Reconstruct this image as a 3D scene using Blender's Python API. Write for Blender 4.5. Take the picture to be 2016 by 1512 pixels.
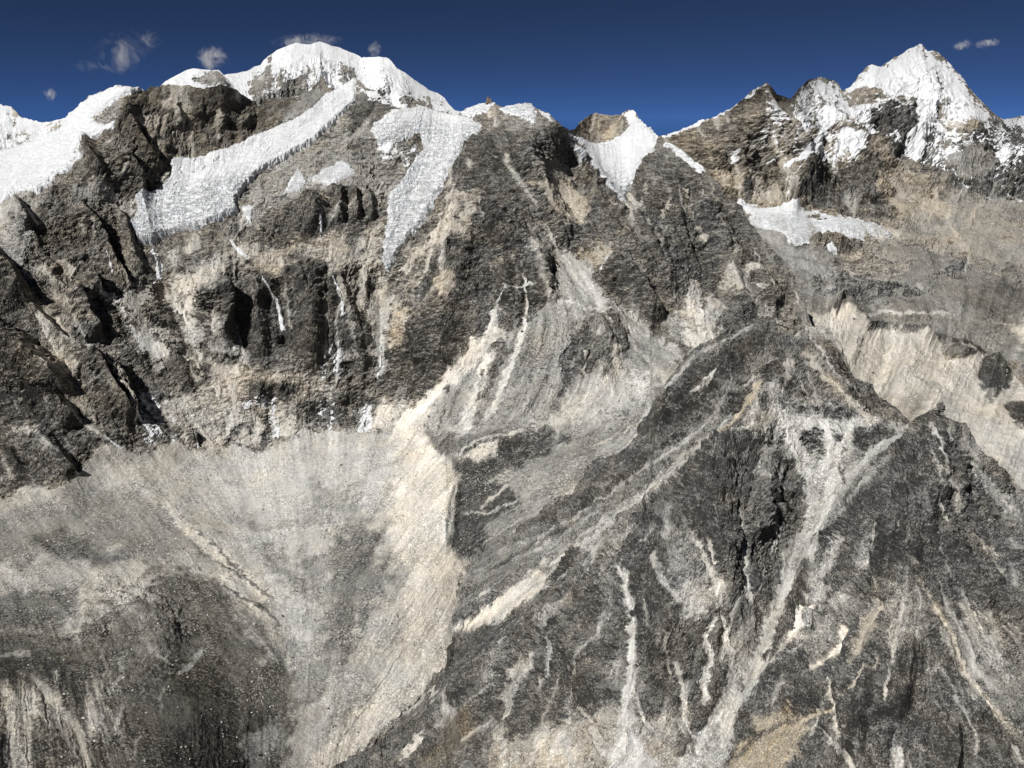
import bpy, math, time
import numpy as np
from mathutils import Vector
T0 = time.time()
for o in list(bpy.data.objects): bpy.data.objects.remove(o)
scene = bpy.context.scene
COL = scene.collection
R = math.radians
F32 = np.float32

# ------------------------------------------------------------------ camera
CAMZ = 2000.0
PITCH = 18.4
FPX = 1582.0                       # focal length in photo pixels (2016 wide)
cd = bpy.data.cameras.new('camera'); cam = bpy.data.objects.new('camera', cd); COL.objects.link(cam)
cam.location = (0, 0, CAMZ); cam.rotation_euler = (R(90 - PITCH), 0, 0)
cd.sensor_width = 36.0; cd.lens = 36.0 * FPX / 2016.0
cd.clip_start = 5; cd.clip_end = 150000
scene.camera = cam
# ------------------------------------------------------------------ sky + sun
SUN_EL, SUN_AZ = 48.0, 230.0       # azimuth clockwise from +Y (view direction): behind left
w = bpy.data.worlds.new('World'); scene.world = w; w.use_nodes = True
nt = w.node_tree; bg = nt.nodes['Background']
sky = nt.nodes.new('ShaderNodeTexSky'); sky.sky_type = 'NISHITA'; sky.sun_disc = False
sky.sun_elevation = R(SUN_EL); sky.sun_rotation = R(SUN_AZ)
sky.altitude = 19000; sky.air_density = 1.0; sky.dust_density = 0.0; sky.ozone_density = 2.7
nt.links.new(sky.outputs[0], bg.inputs[0]); bg.inputs[1].default_value = 0.05
sl = bpy.data.lights.new('sun', 'SUN'); sun = bpy.data.objects.new('sun', sl); COL.objects.link(sun)
sl.energy = 4.7; sl.angle = R(0.53); sl.color = (1.0, 0.97, 0.92)
sd = Vector((math.sin(R(SUN_AZ)) * math.cos(R(SUN_EL)), math.cos(R(SUN_AZ)) * math.cos(R(SUN_EL)), math.sin(R(SUN_EL))))
sun.rotation_euler = sd.to_track_quat('Z', 'Y').to_euler()
sun.location = sd * 5000
vs = scene.view_settings; vs.view_transform = 'Standard'; vs.look = 'None'; vs.exposure = 0.17; vs.gamma = 1
scene.cycles.max_bounces = 4; scene.cycles.diffuse_bounces = 2; scene.cycles.volume_bounces = 5
scene.cycles.volume_step_rate = 1.0; scene.cycles.volume_max_steps = 128

# ------------------------------------------------------------------ maths helpers
cp, sp_ = math.cos(R(PITCH)), math.sin(R(PITCH))
def ray(px, py):
    cx = (px - 1008.0) / FPX; cy = (756.0 - py) / FPX
    return cx, cp + cy * sp_, -sp_ + cy * cp          # depth along the lens axis = 1
def at(px, py, D):                                    # world point seen in that direction, D metres north
    x, y, z = ray(px, py); k = D / y
    return np.stack([x * k, y * k, z * k + CAMZ], -1)
rng = np.random.RandomState(7)
PERM = rng.permutation(4096).astype(np.int32)
G = rng.normal(size=(4096, 3)).astype(F32); G /= np.linalg.norm(G, axis=1)[:, None]
def perlin(p):
    p = p.astype(F32); i = np.floor(p); f = p - i; i = i.astype(np.int32)
    u = f * f * f * (f * (f * 6 - 15) + 10)
    out = 0
    for dx in (0, 1):
        hx = PERM[(i[:, 0] + dx) & 4095]; wx = u[:, 0] if dx else 1 - u[:, 0]
        for dy in (0, 1):
            hy = PERM[(hx + i[:, 1] + dy) & 4095]; wy = wx * (u[:, 1] if dy else 1 - u[:, 1])
            for dz in (0, 1):
                g = G[PERM[(hy + i[:, 2] + dz) & 4095]]
                d = g[:, 0] * (f[:, 0] - dx) + g[:, 1] * (f[:, 1] - dy) + g[:, 2] * (f[:, 2] - dz)
                out = out + d * wy * (u[:, 2] if dz else 1 - u[:, 2])
    return out * 1.5
def fbm(p, octs, gain=0.5, lac=2.03):
    s = 0; a = 1.0; p = p.astype(F32)
    for k in range(octs):
        s = s + a * perlin(p); p = p * lac + 13.7; a *= gain
    return s
def ridged(p, octs, gain=0.5, lac=2.07):
    s = 0; a = 1.0; wgt = 1.0
    for k in range(octs):
        n = 1 - np.abs(perlin(p)) * 1.6; n = np.clip(n, 0, 1) ** 2
        s = s + a * n * wgt; wgt = np.clip(n * 1.6, 0.15, 1); p = p * lac + 5.3; a *= gain
    return s
def sstep(a, b, x):
    t = np.clip((x - a) / (b - a), 0, 1); return t * t * (3 - 2 * t)

# image-like rasters over the photo field, used only while shaping the ground
X0, Y0, RS = -200, 0, 2.0
RW, RH = 1230, 850
def bil(img, x, y):
    x = np.clip(x, 0, img.shape[1] - 1.001); y = np.clip(y, 0, img.shape[0] - 1.001)
    i = x.astype(np.int32); j = y.astype(np.int32); fx = (x - i).astype(F32); fy = (y - j).astype(F32)
    return (img[j, i] * (1 - fx) + img[j, i + 1] * fx) * (1 - fy) + (img[j + 1, i] * (1 - fx) + img[j + 1, i + 1] * fx) * fy
def box(img, r):
    for ax in (0, 1):
        for _ in range(2):
            c = np.cumsum(np.concatenate([np.repeat(np.take(img, [0], ax), r + 1, ax), img, np.repeat(np.take(img, [-1], ax), r, ax)], ax), ax, dtype=np.float64)
            n = img.shape[ax]
            img = ((np.take(c, range(2 * r + 1, 2 * r + 1 + n), ax) - np.take(c, range(0, n), ax)) / (2 * r + 1)).astype(F32)
    return img
def flow_field(ctrl):
    gx, gy = np.meshgrid(np.linspace(0, RW - 1, 60), np.linspace(0, RH - 1, 45))
    px = gx * RS + X0; py = gy * RS + Y0; sx = 0; sy = 0; sw = 0
    for (a, b, dx, dy) in ctrl:
        l = math.hypot(dx, dy); wg = 1 / ((px - a) ** 2 + (py - b) ** 2 + 400) ** 1.6
        sx = sx + wg * dx / l; sy = sy + wg * dy / l
    n = np.hypot(sx, sy) + 1e-12
    return (sx / n).astype(F32), (sy / n).astype(F32)
def lic(fx, fy, scale, steps, seed, blur=0):
    """noise smeared along the fall line; scale = raster cells per sample"""
    w_, h_ = int(RW / scale), int(RH / scale)
    r = np.random.RandomState(seed); n = r.rand(h_, w_).astype(F32)
    if blur: n = box(n, blur)
    yy, xx = np.meshgrid(np.arange(h_, dtype=F32), np.arange(w_, dtype=F32), indexing='ij')
    acc = n.copy(); cnt = 1
    for sgn in (1, -1):
        x = xx.copy(); y = yy.copy()
        for k in range(steps):
            u = bil(fx, x * (59.0 / (w_ - 1)), y * (44.0 / (h_ - 1))); v = bil(fy, x * (59.0 / (w_ - 1)), y * (44.0 / (h_ - 1)))
            x += sgn * u; y += sgn * v
            acc += bil(n, x, y); cnt += 1
    acc /= cnt; acc -= acc.mean(); acc /= acc.std() + 1e-6
    return acc
def tps(ctrl):
    """smooth inverse-depth surface through control points (px, py, D)"""
    c = np.array(ctrl, float); P = c[:, :2] / 500.0
    x, y, z = ray(c[:, 0], c[:, 1]); inv = y / c[:, 2] * 1000
    d = np.linalg.norm(P[:, None] - P[None], axis=-1); K = np.where(d > 0, d * d * np.log(d + 1e-9), 0)
    n = len(c); K += np.eye(n) * 2e-4
    A = np.zeros((n + 3, n + 3)); A[:n, :n] = K; A[:n, n] = 1; A[:n, n + 1:] = P; A[n, :n] = 1; A[n + 1:, :n] = P.T
    s = np.linalg.solve(A, np.concatenate([inv, [0, 0, 0]]))
    gx, gy = np.meshgrid(np.linspace(X0 - 60, X0 + RW * RS + 60, 220), np.linspace(Y0 - 60, Y0 + RH * RS + 60, 160))
    q = np.stack([gx.ravel(), gy.ravel()], -1) / 500.0
    d = np.linalg.norm(q[:, None] - P[None], axis=-1); K = np.where(d > 0, d * d * np.log(d + 1e-9), 0)
    v = (K @ s[:n] + s[n] + q @ s[n + 1:]).reshape(gx.shape)
    return v.astype(F32)
def tps_eval(v, px, py):
    return bil(v, (px - (X0 - 60)) * 219 / (RW * RS + 120), (py - (Y0 - 60)) * 159 / (RH * RS + 120))

def seg_dist(px, py, pts, want_side=False):
    best = np.full(px.shape, 1e9, F32); tt = np.zeros(px.shape, F32); side = np.zeros(px.shape, F32)
    pts = np.array(pts, float); L = np.concatenate([[0], np.cumsum(np.hypot(*np.diff(pts, axis=0).T))])
    for k in range(len(pts) - 1):
        a, b = pts[k], pts[k + 1]; e = b - a; l2 = max(e @ e, 1e-6)
        t = np.clip(((px - a[0]) * e[0] + (py - a[1]) * e[1]) / l2, 0, 1)
        d = np.hypot(px - a[0] - t * e[0], py - a[1] - t * e[1]); m = d < best
        best[m] = d[m]; tt[m] = ((L[k] + t * math.sqrt(l2)) / L[-1])[m]
        if want_side: side[m] = np.sign(e[0] * (py - a[1]) - e[1] * (px - a[0]))[m]
    return (best, tt, side) if want_side else (best, tt)
def poly_sd(px, py, pts):
    """signed distance in pixels, positive inside"""
    d, _ = seg_dist(px, py, list(pts) + [pts[0]]); ins = np.zeros(px.shape, bool); n = len(pts)
    for k in range(n):
        x1, y1 = pts[k]; x2, y2 = pts[(k + 1) % n]
        if y1 == y2: continue
        c = ((y1 > py) != (y2 > py)) & (px < (x2 - x1) * (py - y1) / (y2 - y1) + x1); ins ^= c
    return np.where(ins, d, -d)
FIELDS = 'rtwnbhs'
def apply_ops(S, ops):
    """S: dict of flat arrays px, py, wob and the fields. poly / stroke ops painted in order"""
    px, py = S['px'], S['py']
    for op in ops:
        kind, f, pts = op[0], op[1], op[2]
        if kind == 'p':
            soft = op[3] if len(op) > 3 else 10.0; m = soft + 22
        else:
            w0, w1 = op[3], op[4]; m = max(w0, w1) * 2.2 + 12
        a = np.array(pts, float)
        idx = np.nonzero((px > a[:, 0].min() - m) & (px < a[:, 0].max() + m) & (py > a[:, 1].min() - m) & (py < a[:, 1].max() + m))[0]
        if len(idx) == 0: continue
        X, Y, W_, W2 = px[idx], py[idx], S['wob'][idx], S['wob2'][idx]
        if kind == 'p':
            k = sstep(-soft, soft, poly_sd(*((S['wx'][idx], S['wy'][idx]) if soft > 5 else (X, Y)), pts) + W_ * soft * 1.3 + W2 * min(soft, 9) * .8)
        elif kind == 's':
            X, Y = S['wx'][idx], S['wy'][idx]; d, t = seg_dist(X, Y, pts); wd = (w0 + (w1 - w0) * t) * (1 + 0.45 * W_)
            k = 1 - sstep(0.5, 1.2, d / np.maximum(wd, 0.5) + 0.4 * W2); k = k * np.clip(sstep(-.02, .10, t) * sstep(1.02, .88, t) + .25 + W_, 0, 1)
        elif kind == 'r':          # ridge: w0 = gentle side width, w1 = steep side width
            X = (X + S['wx'][idx]) / 2; Y = (Y + S['wy'][idx]) / 2; d, t, s = seg_dist(X, Y, pts, True)
            wd = np.where(s < 0, w1, w0) * (1 + 0.2 * W_)
            k = np.clip(1 - d / np.maximum(wd, 1), 0, 1) ** 1.1 * sstep(0, 0.12, t + 0.02) * sstep(0, 0.15, 1.02 - t)
        for key, v in f.items():
            if key == 'h': S['h'][idx] += v * k
            elif key == 'H': S['h'][idx] += v * k * (0.5 + W_ * 0.5)
            else: S[key][idx] += (v - S[key][idx]) * k

def curve(pts):
    a = np.array(pts, float); o = np.argsort(a[:, 0]); return lambda x: np.interp(x, a[o, 0], a[o, 1])

# ------------------------------------------------------------------ tagging + mesh building
def tag(o, label=None, cat=None, group=None, kind=None):
    if label: o['label'] = label
    if cat: o['category'] = cat
    if group: o['group'] = group
    if kind: o['kind'] = kind
    return o
def make_mesh(name, co, quads, attrs, mat, smooth=False):
    me = bpy.data.meshes.new(name); n = len(co); m = len(quads); k = quads.shape[1]
    me.vertices.add(n); me.vertices.foreach_set('co', co.astype(F32).ravel())
    me.loops.add(m * k); me.loops.foreach_set('vertex_index', quads.astype(np.int32).ravel())
    me.polygons.add(m); me.polygons.foreach_set('loop_start', np.arange(0, m * k, k, dtype=np.int32))
    me.polygons.foreach_set('use_smooth', np.full(m, smooth))
    for an, av in (attrs or {}).items():
        at_ = me.attributes.new(an, 'FLOAT_COLOR', 'POINT'); at_.data.foreach_set('color', av.astype(F32).ravel())
    me.update(calc_edges=True); me.materials.append(mat)
    o = bpy.data.objects.new(name, me); COL.objects.link(o)
    return o
def subset(co, quads, attrs, fmask):
    q = quads[fmask]; used = np.zeros(len(co), bool); used[q.ravel()] = True
    mp = np.cumsum(used) - 1
    return co[used], mp[q], {k: v[used] for k, v in attrs.items()}

# ------------------------------------------------------------------ materials
class NT:
    def __init__(s, name):
        s.m = bpy.data.materials.new(name); s.m.use_nodes = True; s.t = s.m.node_tree; s.t.nodes.clear()
    def n(s, typ, **kw):
        nd = s.t.nodes.new(typ)
        for k, v in kw.items():
            if k.startswith('i_'):
                key = k[2:]; key = int(key) if key.isdigit() else key
                s.put(nd.inputs[key], v)
            else: setattr(nd, k, v)
        return nd
    def put(s, inp, v):
        if isinstance(v, bpy.types.NodeSocket): s.t.links.new(v, inp)
        else: inp.default_value = v
    def math(s, op, a, b=0.0, c=0.0, clamp=False):
        nd = s.t.nodes.new('ShaderNodeMath'); nd.operation = op; nd.use_clamp = clamp
        s.put(nd.inputs[0], a); s.put(nd.inputs[1], b); s.put(nd.inputs[2], c); return nd.outputs[0]
    def ss(s, a, b, x):
        nd = s.t.nodes.new('ShaderNodeMapRange'); nd.interpolation_type = 'SMOOTHSTEP'
        s.put(nd.inputs[0], x); s.put(nd.inputs[1], a); s.put(nd.inputs[2], b); return nd.outputs[0]
    def mix(s, f, a, b, typ='MIX'):
        nd = s.t.nodes.new('ShaderNodeMix'); nd.data_type = 'RGBA'; nd.blend_type = typ
        s.put(nd.inputs[0], f); s.put(nd.inputs[6], a); s.put(nd.inputs[7], b); return nd.outputs[2]
    def mixf(s, f, a, b):
        nd = s.t.nodes.new('ShaderNodeMix'); nd.data_type = 'FLOAT'
        s.put(nd.inputs[0], f); s.put(nd.inputs[2], a); s.put(nd.inputs[3], b); return nd.outputs[0]
    def noise(s, vec, scale, detail=4.0, rough=0.55, dist=0.0):
        nd = s.t.nodes.new('ShaderNodeTexNoise'); s.put(nd.inputs['Vector'], vec); s.put(nd.inputs['Scale'], scale)
        s.put(nd.inputs['Detail'], detail); s.put(nd.inputs['Roughness'], rough); s.put(nd.inputs['Distortion'], dist); return nd.outputs[0]
    def mapping(s, vec, rot=(0, 0, 0), scale=(1, 1, 1)):
        nd = s.t.nodes.new('ShaderNodeMapping'); s.put(nd.inputs[0], vec); nd.inputs['Rotation'].default_value = rot
        nd.inputs['Scale'].default_value = scale; return nd.outputs[0]
    def grey(s, v):
        nd = s.t.nodes.new('ShaderNodeCombineColor'); [s.put(nd.inputs[i], v) for i in range(3)]; return nd.outputs[0]
    def out(s, col, rough, height=None, bump_dist=1.0, strength=1.0, spec=0.2, sss=0.0):
        b = s.t.nodes.new('ShaderNodeBsdfPrincipled'); s.put(b.inputs['Base Color'], col); s.put(b.inputs['Roughness'], rough)
        b.inputs['Specular IOR Level'].default_value = spec
        if height is not None:
            bp = s.t.nodes.new('ShaderNodeBump'); s.put(bp.inputs['Height'], height); bp.inputs['Distance'].default_value = bump_dist
            bp.inputs['Strength'].default_value = strength; s.t.links.new(bp.outputs[0], b.inputs['Normal'])
        o = s.t.nodes.new('ShaderNodeOutputMaterial'); s.t.links.new(b.outputs[0], o.inputs[0]); return s.m

def terrain_material(name, bed_rot, k=1.0, rub=1.0):
    """k scales the size of the grain: larger for the far ranges"""
    s = NT(name); P = s.n('ShaderNodeNewGeometry').outputs['Position']
    A = s.n('ShaderNodeAttribute', attribute_name='A'); B = s.n('ShaderNodeAttribute', attribute_name='B')
    sa = s.n('ShaderNodeSeparateColor'); s.put(sa.inputs[0], A.outputs['Color']); r, t, wm = sa.outputs; sn = A.outputs['Alpha']
    sb = s.n('ShaderNodeSeparateColor'); s.put(sb.inputs[0], B.outputs['Color']); bd, st, rel = sb.outputs
    NX = s.n('ShaderNodeSeparateXYZ'); s.put(NX.inputs[0], s.n('ShaderNodeNewGeometry').outputs['Normal']); NZ = NX.outputs[2]
    n1 = s.noise(P, 0.012 / k, 7, 0.62); n2 = s.noise(P, 0.055 / k, 7, 0.68, 0.4); n3 = s.noise(P, 0.22 / k, 4, 0.7)
    c1 = s.math('SUBTRACT', n1, 0.5); c2 = s.math('SUBTRACT', n2, 0.5); c3 = s.math('SUBTRACT', n3, 0.5); stc = s.math('SUBTRACT', st, 0.5)
    # bedding
    bv = s.mapping(P, bed_rot, (0.011 / k, 0.011 / k, 0.062 / k)); bn = s.noise(bv, 1.0, 6, 0.70, 1.5)
    bv2 = s.mapping(P, bed_rot, (0.035 / k, 0.035 / k, 0.17 / k)); bn2 = s.noise(bv2, 1.0, 4, 0.7, 0.6)
    bs = s.math('MULTIPLY', s.math('ADD', s.math('MULTIPLY', s.math('SUBTRACT', bn, 0.5), 1.0), s.math('MULTIPLY', s.math('SUBTRACT', bn2, 0.5), 0.7)), bd)
    # rock or debris
    rr = s.math('ADD', r, s.math('MULTIPLY', c1, 1.5)); rr = s.math('ADD', rr, s.math('MULTIPLY', c2, 1.4)); rr = s.math('ADD', rr, s.math('MULTIPLY', c3, 1.3)); rr = s.math('SUBTRACT', rr, s.math('MULTIPLY', s.math('SUBTRACT', NZ, 0.72), 0.7))
    rr = s.math('ADD', rr, s.math('MULTIPLY', stc, 1.7)); rr = s.math('SUBTRACT', rr, s.math('MULTIPLY', bs, 1.9))
    rm = s.math('MULTIPLY', s.ss(0.435, 0.495, rr), s.ss(0.0, 0.10, r))
    # tone
    rt = s.math('ADD', t, s.math('MULTIPLY', c1, 0.8)); rt = s.math('ADD', rt, s.math('MULTIPLY', bs, 2.0)); rt = s.math('ADD', rt, s.math('MULTIPLY', c2, 0.9))
    rt = s.math('ADD', rt, s.math('MULTIPLY', c3, 2.5)); rt = s.math('ADD', rt, s.math('MULTIPLY', s.math('SUBTRACT', NZ, 0.72), 0.35)); rt = s.math('MAXIMUM', rt, 0.0)
    rl = s.math('MULTIPLY_ADD', s.math('POWER', rt, 1.4), 0.58, 0.042)
    stn = s.math('ADD', t, s.math('MULTIPLY', c1, 0.20)); stn = s.math('ADD', stn, s.math('MULTIPLY', stc, 0.62)); stn = s.math('ADD', stn, s.math('MULTIPLY', c3, 0.35))
    stn = s.math('ADD', stn, s.math('MULTIPLY', c2, 0.30))
    # rubble: light and dark blocks, coarser in some places than in others
    vr = s.n('ShaderNodeTexVoronoi'); s.put(vr.inputs['Vector'], P); vr.inputs['Scale'].default_value = 0.21 / k
    vc = s.n('ShaderNodeSeparateColor'); s.put(vc.inputs[0], vr.outputs['Color'])
    zone = s.ss(.36, .62, s.noise(P, 0.007 / k, 4, .6, .6)); blk = s.math('SUBTRACT', s.math('POWER', vc.outputs[0], 2.0), 0.3)
    stn = s.math('ADD', stn, s.math('MULTIPLY', blk, s.mixf(zone, 0.10 * rub, 0.42 * rub))); stn = s.math('SUBTRACT', stn, s.math('MULTIPLY', zone, 0.05)); stn = s.math('MAXIMUM', stn, 0.0)
    # debris stays paler than the rock it came from
    sl_ = s.math('MULTIPLY_ADD', s.math('POWER', stn, 1.3), 0.80, 0.032); sl_ = s.math('ADD', sl_, s.math('MULTIPLY', s.math('MAXIMUM', s.math('SUBTRACT', r, .2), 0.0), 0.22))
    wn = s.noise(P, 0.006 / k, 5, 0.6)
    wmx = s.math('ADD', wm, s.math('MULTIPLY', s.math('SUBTRACT', wn, 0.5), 1.3), clamp=True)
    tint_r = s.mix(wmx, (1.0, 1.0, 0.985, 1), (1.20, 0.99, 0.70, 1)); tint_s = s.mix(wmx, (1.01, 1.0, 0.965, 1), (1.12, 0.985, 0.78, 1))
    rc = s.mix(1.0, s.grey(rl), tint_r, 'MULTIPLY'); sc = s.mix(1.0, s.grey(sl_), tint_s, 'MULTIPLY')
    col = s.mix(rm, sc, rc)
    # snow
    N = s.n('ShaderNodeNewGeometry').outputs['Normal']; sx = s.n('ShaderNodeSeparateXYZ'); s.put(sx.inputs[0], N)
    sm = s.math('ADD', sn, s.math('MULTIPLY', c1, 0.5)); sm = s.math('ADD', sm, s.math('MULTIPLY', stc, 0.8)); sm = s.math('ADD', sm, s.math('MULTIPLY', c2, 0.5))
    sm = s.math('ADD', sm, s.math('MULTIPLY', s.math('SUBTRACT', sx.outputs[2], 0.6), 0.35))
    sm = s.math('SUBTRACT', sm, s.math('MULTIPLY', s.math('SUBTRACT', rel, 0.5), 0.35))
    sm = s.math('MULTIPLY', s.ss(0.42, 0.50, sm), s.ss(0.04, 0.12, sn))
    col = s.mix(sm, col, (0.67, 0.685, 0.71, 1))
    h = s.math('ADD', s.math('MULTIPLY', n3, 3.2 * k), s.math('MULTIPLY', n2, 7.0 * k)); h = s.math('MULTIPLY', h, s.mixf(rm, 0.55, 1.0)); h = s.math('ADD', h, s.math('MULTIPLY', s.math('MULTIPLY', bs, 6.0 * k), rm))
    h = s.math('MULTIPLY', h, s.mixf(sm, 1.0, 0.35))
    return s.out(col, s.mixf(sm, 0.9, 0.6), h, 1.0, 1.0, 0.15)
def ice_material(name, rot=(0, 0, 0)):
    s = NT(name); P = s.n('ShaderNodeNewGeometry').outputs['Position']
    A = s.n('ShaderNodeAttribute', attribute_name='A'); sa = s.n('ShaderNodeSeparateColor'); s.put(sa.inputs[0], A.outputs['Color'])
    broken, grit, st = sa.outputs
    n1 = s.noise(P, 0.02, 6, 0.6); n2 = s.noise(P, 0.09, 6, 0.7, 0.5)
    wv = s.n('ShaderNodeVectorMath', operation='ADD'); s.put(wv.inputs[0], s.mapping(P, rot, (0.011, 0.02, 0.075))); s.put(wv.inputs[1], s.grey(s.math('MULTIPLY', n1, 2.2)))
    cn = s.noise(wv.outputs[0], 1.0, 5, .65, .5); crack = s.math('SUBTRACT', 1.0, s.ss(0.0, 0.035, s.math('ABSOLUTE', s.math('SUBTRACT', cn, 0.5))))
    ck = s.math('MULTIPLY', crack, s.math('MULTIPLY_ADD', broken, .8, .15))
    blue = s.math('MULTIPLY', s.ss(0.50, 0.80, n1), broken, clamp=True)
    col = s.mix(blue, (0.69, 0.705, 0.73, 1), (0.55, 0.63, 0.69, 1)); col = s.mix(s.math('MULTIPLY', ck, 0.42), col, (0.40, 0.50, 0.60, 1))
    g = s.math('MULTIPLY', s.ss(0.45, 0.62, s.math('ADD', n2, s.math('MULTIPLY', s.math('SUBTRACT', st, 0.5), 0.4))), grit)
    col = s.mix(g, col, (0.42, 0.40, 0.37, 1))
    h = s.math('ADD', s.math('MULTIPLY', n2, s.mixf(broken, 1.5, 9.0)), s.math('MULTIPLY', ck, -6.0))
    return s.out(col, 0.55, h, 1.0, 0.8, 0.3)
MAT_W = terrain_material('rock wall and scree', (R(8), R(20), 0))
MAT_A = terrain_material('dark spur rock', (R(8), R(22), 0), 0.62)
MAT_R = terrain_material('far mountain rock', (R(5), R(8), 0), 1.7, .4)
MAT_S = terrain_material('snow mountain rock', (R(5), R(10), 0), 1.8)
MAT_ICE = ice_material('glacier ice')

# ------------------------------------------------------------------ sheets of ground
SH = {}
def build_sheet(key, xs, top, bot, rows, ctrl, flow, base, ops, relief, far=1.0, back=(35, 900), seed=1, crag=0.0, jag=2.0):
    ncol = len(xs); inv = tps(ctrl)
    tv = np.linspace(0, 1, rows); yt = top(xs); yb = bot(xs); jx = np.stack([xs / 26.0, xs * 0 + seed, xs * 0], -1); yt = yt + jag * (fbm(jx, 6, .75) + .6 * np.sign(perlin(jx * 1.7)) * np.abs(perlin(jx * 2.3)))
    PX = np.repeat(xs[None], rows, 0).astype(F32); PY = (yt[None] + (yb - yt)[None] * tv[:, None]).astype(F32)
    iv = np.maximum(tps_eval(inv, PX, PY), 0.06)
    dep = 1000.0 / iv; dx, dy, dz = ray(PX, PY)
    yd0 = dy * dep; yd = yd0.copy(); zt = dz / dy
    for r_ in range(rows - 2, -1, -1):           # nothing may overhang: each row up lies a little farther
        dz_ = (zt[r_] - zt[r_ + 1]) * yd[r_ + 1]
        yd[r_] = np.maximum(yd[r_], yd[r_ + 1] + np.maximum(dz_, 0) * 0.3)
    yd = yd0 + box((yd - yd0).astype(F32), 16); dep = yd / dy
    P0 = np.stack([dx * dep, dy * dep, dz * dep + CAMZ], -1)
    # back slope behind the crest, so that the ridge is a solid hill
    nb = 14; ang, ln = back
    bs = []
    for k in range(nb, 0, -1):
        s_ = (k / nb) ** 1.5 * ln
        q = P0[0].copy(); q[:, 1] += s_ * math.cos(R(ang)); q[:, 2] -= s_ * math.sin(R(ang)) * min(1.0, 0.35 + s_ / 120.0)
        bs.append(q)
    P = np.concatenate([np.stack(bs), P0], 0); nr = rows + nb
    PXf = np.concatenate([np.repeat(PX[:1], nb, 0), PX], 0); PYf = np.concatenate([np.repeat(PY[:1], nb, 0), PY], 0)
    du = np.gradient(P, axis=1); dv = np.gradient(P, axis=0); N = np.cross(dv, du); N /= np.linalg.norm(N, axis=-1)[..., None] + 1e-9
    flip = (N[..., 2] < 0); N[flip] *= -1
    # soften the normal so the crest does not fold
    for _ in range(3):
        N[1:-1] = (N[:-2] + N[1:-1] + N[2:]) / 3; N[:, 1:-1] = (N[:, :-2] + N[:, 1:-1] + N[:, 2:]) / 3
    N /= np.linalg.norm(N, axis=-1)[..., None] + 1e-9
    S = {'px': PXf.ravel(), 'py': PYf.ravel()}; Pf = P.reshape(-1, 3).astype(F32); nv = len(Pf)
    S['wob'] = fbm(Pf / (55 * far), 5, 0.62)
    for f in FIELDS: S[f] = np.full(nv, base.get(f, 1.0 if f == 's' else 0.0), F32)
    S['wob2'] = fbm(Pf / (13 * far), 4, 0.65)
    wa = 6 if far >= 1 else 5; S['wx'] = S['px'] + wa * fbm(Pf / (42 * far) + 31, 4, .55); S['wy'] = S['py'] + wa * fbm(Pf / (42 * far) + 77, 4, .55)
    fx, fy = flow_field(flow)
    rx = (S['px'] + 0.6 * (S['wx'] - S['px']) - X0) / RS; ry = (S['py'] + 0.6 * (S['wy'] - S['py']) - Y0) / RS
    L1 = lic(fx, fy, 1.0, 16, seed); L2 = lic(fx, fy, 2.5, 18, seed + 1, 1); L3 = lic(fx, fy, 7.0, 14, seed + 2, 1)
    l1 = bil(L1, rx, ry); l2 = bil(L2, rx / 2.5, ry / 2.5); l3 = bil(L3, rx / 7.0, ry / 7.0)
    S['l1'], S['l2'], S['l3'] = l1, l2, l3
    # small couloirs: branching lines down the fall line, filled with pale debris where the zone favours it
    zone = sstep(-.15, .35, fbm(Pf / (260 * far) + 50, 3)); vv = np.minimum(np.abs(l3 + .25 * l2), 1.7); gl = np.exp(-(vv / (.15 + .17 * zone)) ** 2) * sstep(0, .5, zone) 
    vw = np.minimum(np.abs(l2 + .3 * l1), 1.6); gl2 = np.exp(-(vw / .20) ** 2) * sstep(0, .4, fbm(Pf / (150 * far) + 90, 3))
    apply_ops(S, ops)
    S['t'] = S['t'] + base.get('tb', 0.0) * sstep(.3, .8, S['r'])
    gq = np.clip((gl * .9 + gl2 * .55) * base.get('gg', 1.0), 0, 1) * (S['r'] > .3) * np.clip(1.5 - S['r'] * .6, .5, 1)
    S['gq'] = gq; S['r'] = S['r'] - .75 * gq; S['t'] = S['t'] + np.clip(.58 - S['t'], 0, 1) * gq * .9
    S['P'] = Pf
    h = relief(S, Pf, far)
    tt = np.concatenate([np.zeros((nb, ncol)), (PY - yt[None])], 0).ravel() ; fade = crag + (1 - crag) * sstep(0, 70 * max(1, far), tt)
    hl = np.minimum(h, 0) * 0 + h
    h = hl * fade + S['h'] * sstep(4, 60 * max(1, far * 1.1), tt)
    rel = np.clip(0.5 + S['relraw'] * 0.5, 0, 1)
    S['r'] = S['r'] + np.where(S['r'] > 0.03, 0.75 * (rel - 0.5), 0)
    v2_ = np.minimum(np.abs(l2 + .3 * l1), 1.6); v1_ = np.minimum(np.abs(l1 + .2 * l2), 1.5)
    st = np.clip(0.5 + np.where(S['r'] > .15, 0.26 * (v2_ - .72) + .14 * (v1_ - .7), 0.13 * l1 + 0.12 * l2) * S['s'], 0, 1)
    Q = Pf + N.reshape(-1, 3) * h[:, None]
    S['Q'] = Q; S['N'] = N.reshape(-1, 3)
    ii = np.arange(nr * ncol).reshape(nr, ncol)
    quads = np.stack([ii[:-1, :-1], ii[:-1, 1:], ii[1:, 1:], ii[1:, :-1]], -1).reshape(-1, 4)[:, ::-1]
    at_ = {'A': np.stack([S['r'], S['t'], S['w'], S['n']], -1), 'B': np.stack([S['b'], st, rel, np.ones(nv)], -1)}
    fc = (ii[:-1, :-1]).reshape(-1)
    S.update(quads=quads, attrs=at_, fpx=S['px'][fc], fpy=S['py'][fc], nr=nr, ncol=ncol, fc=fc, nb=nb, inv=inv, top=top, bot=bot)
    SH[key] = S
    print(key, nv, 'verts', round(time.time() - T0, 1), 's')
    return S
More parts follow.
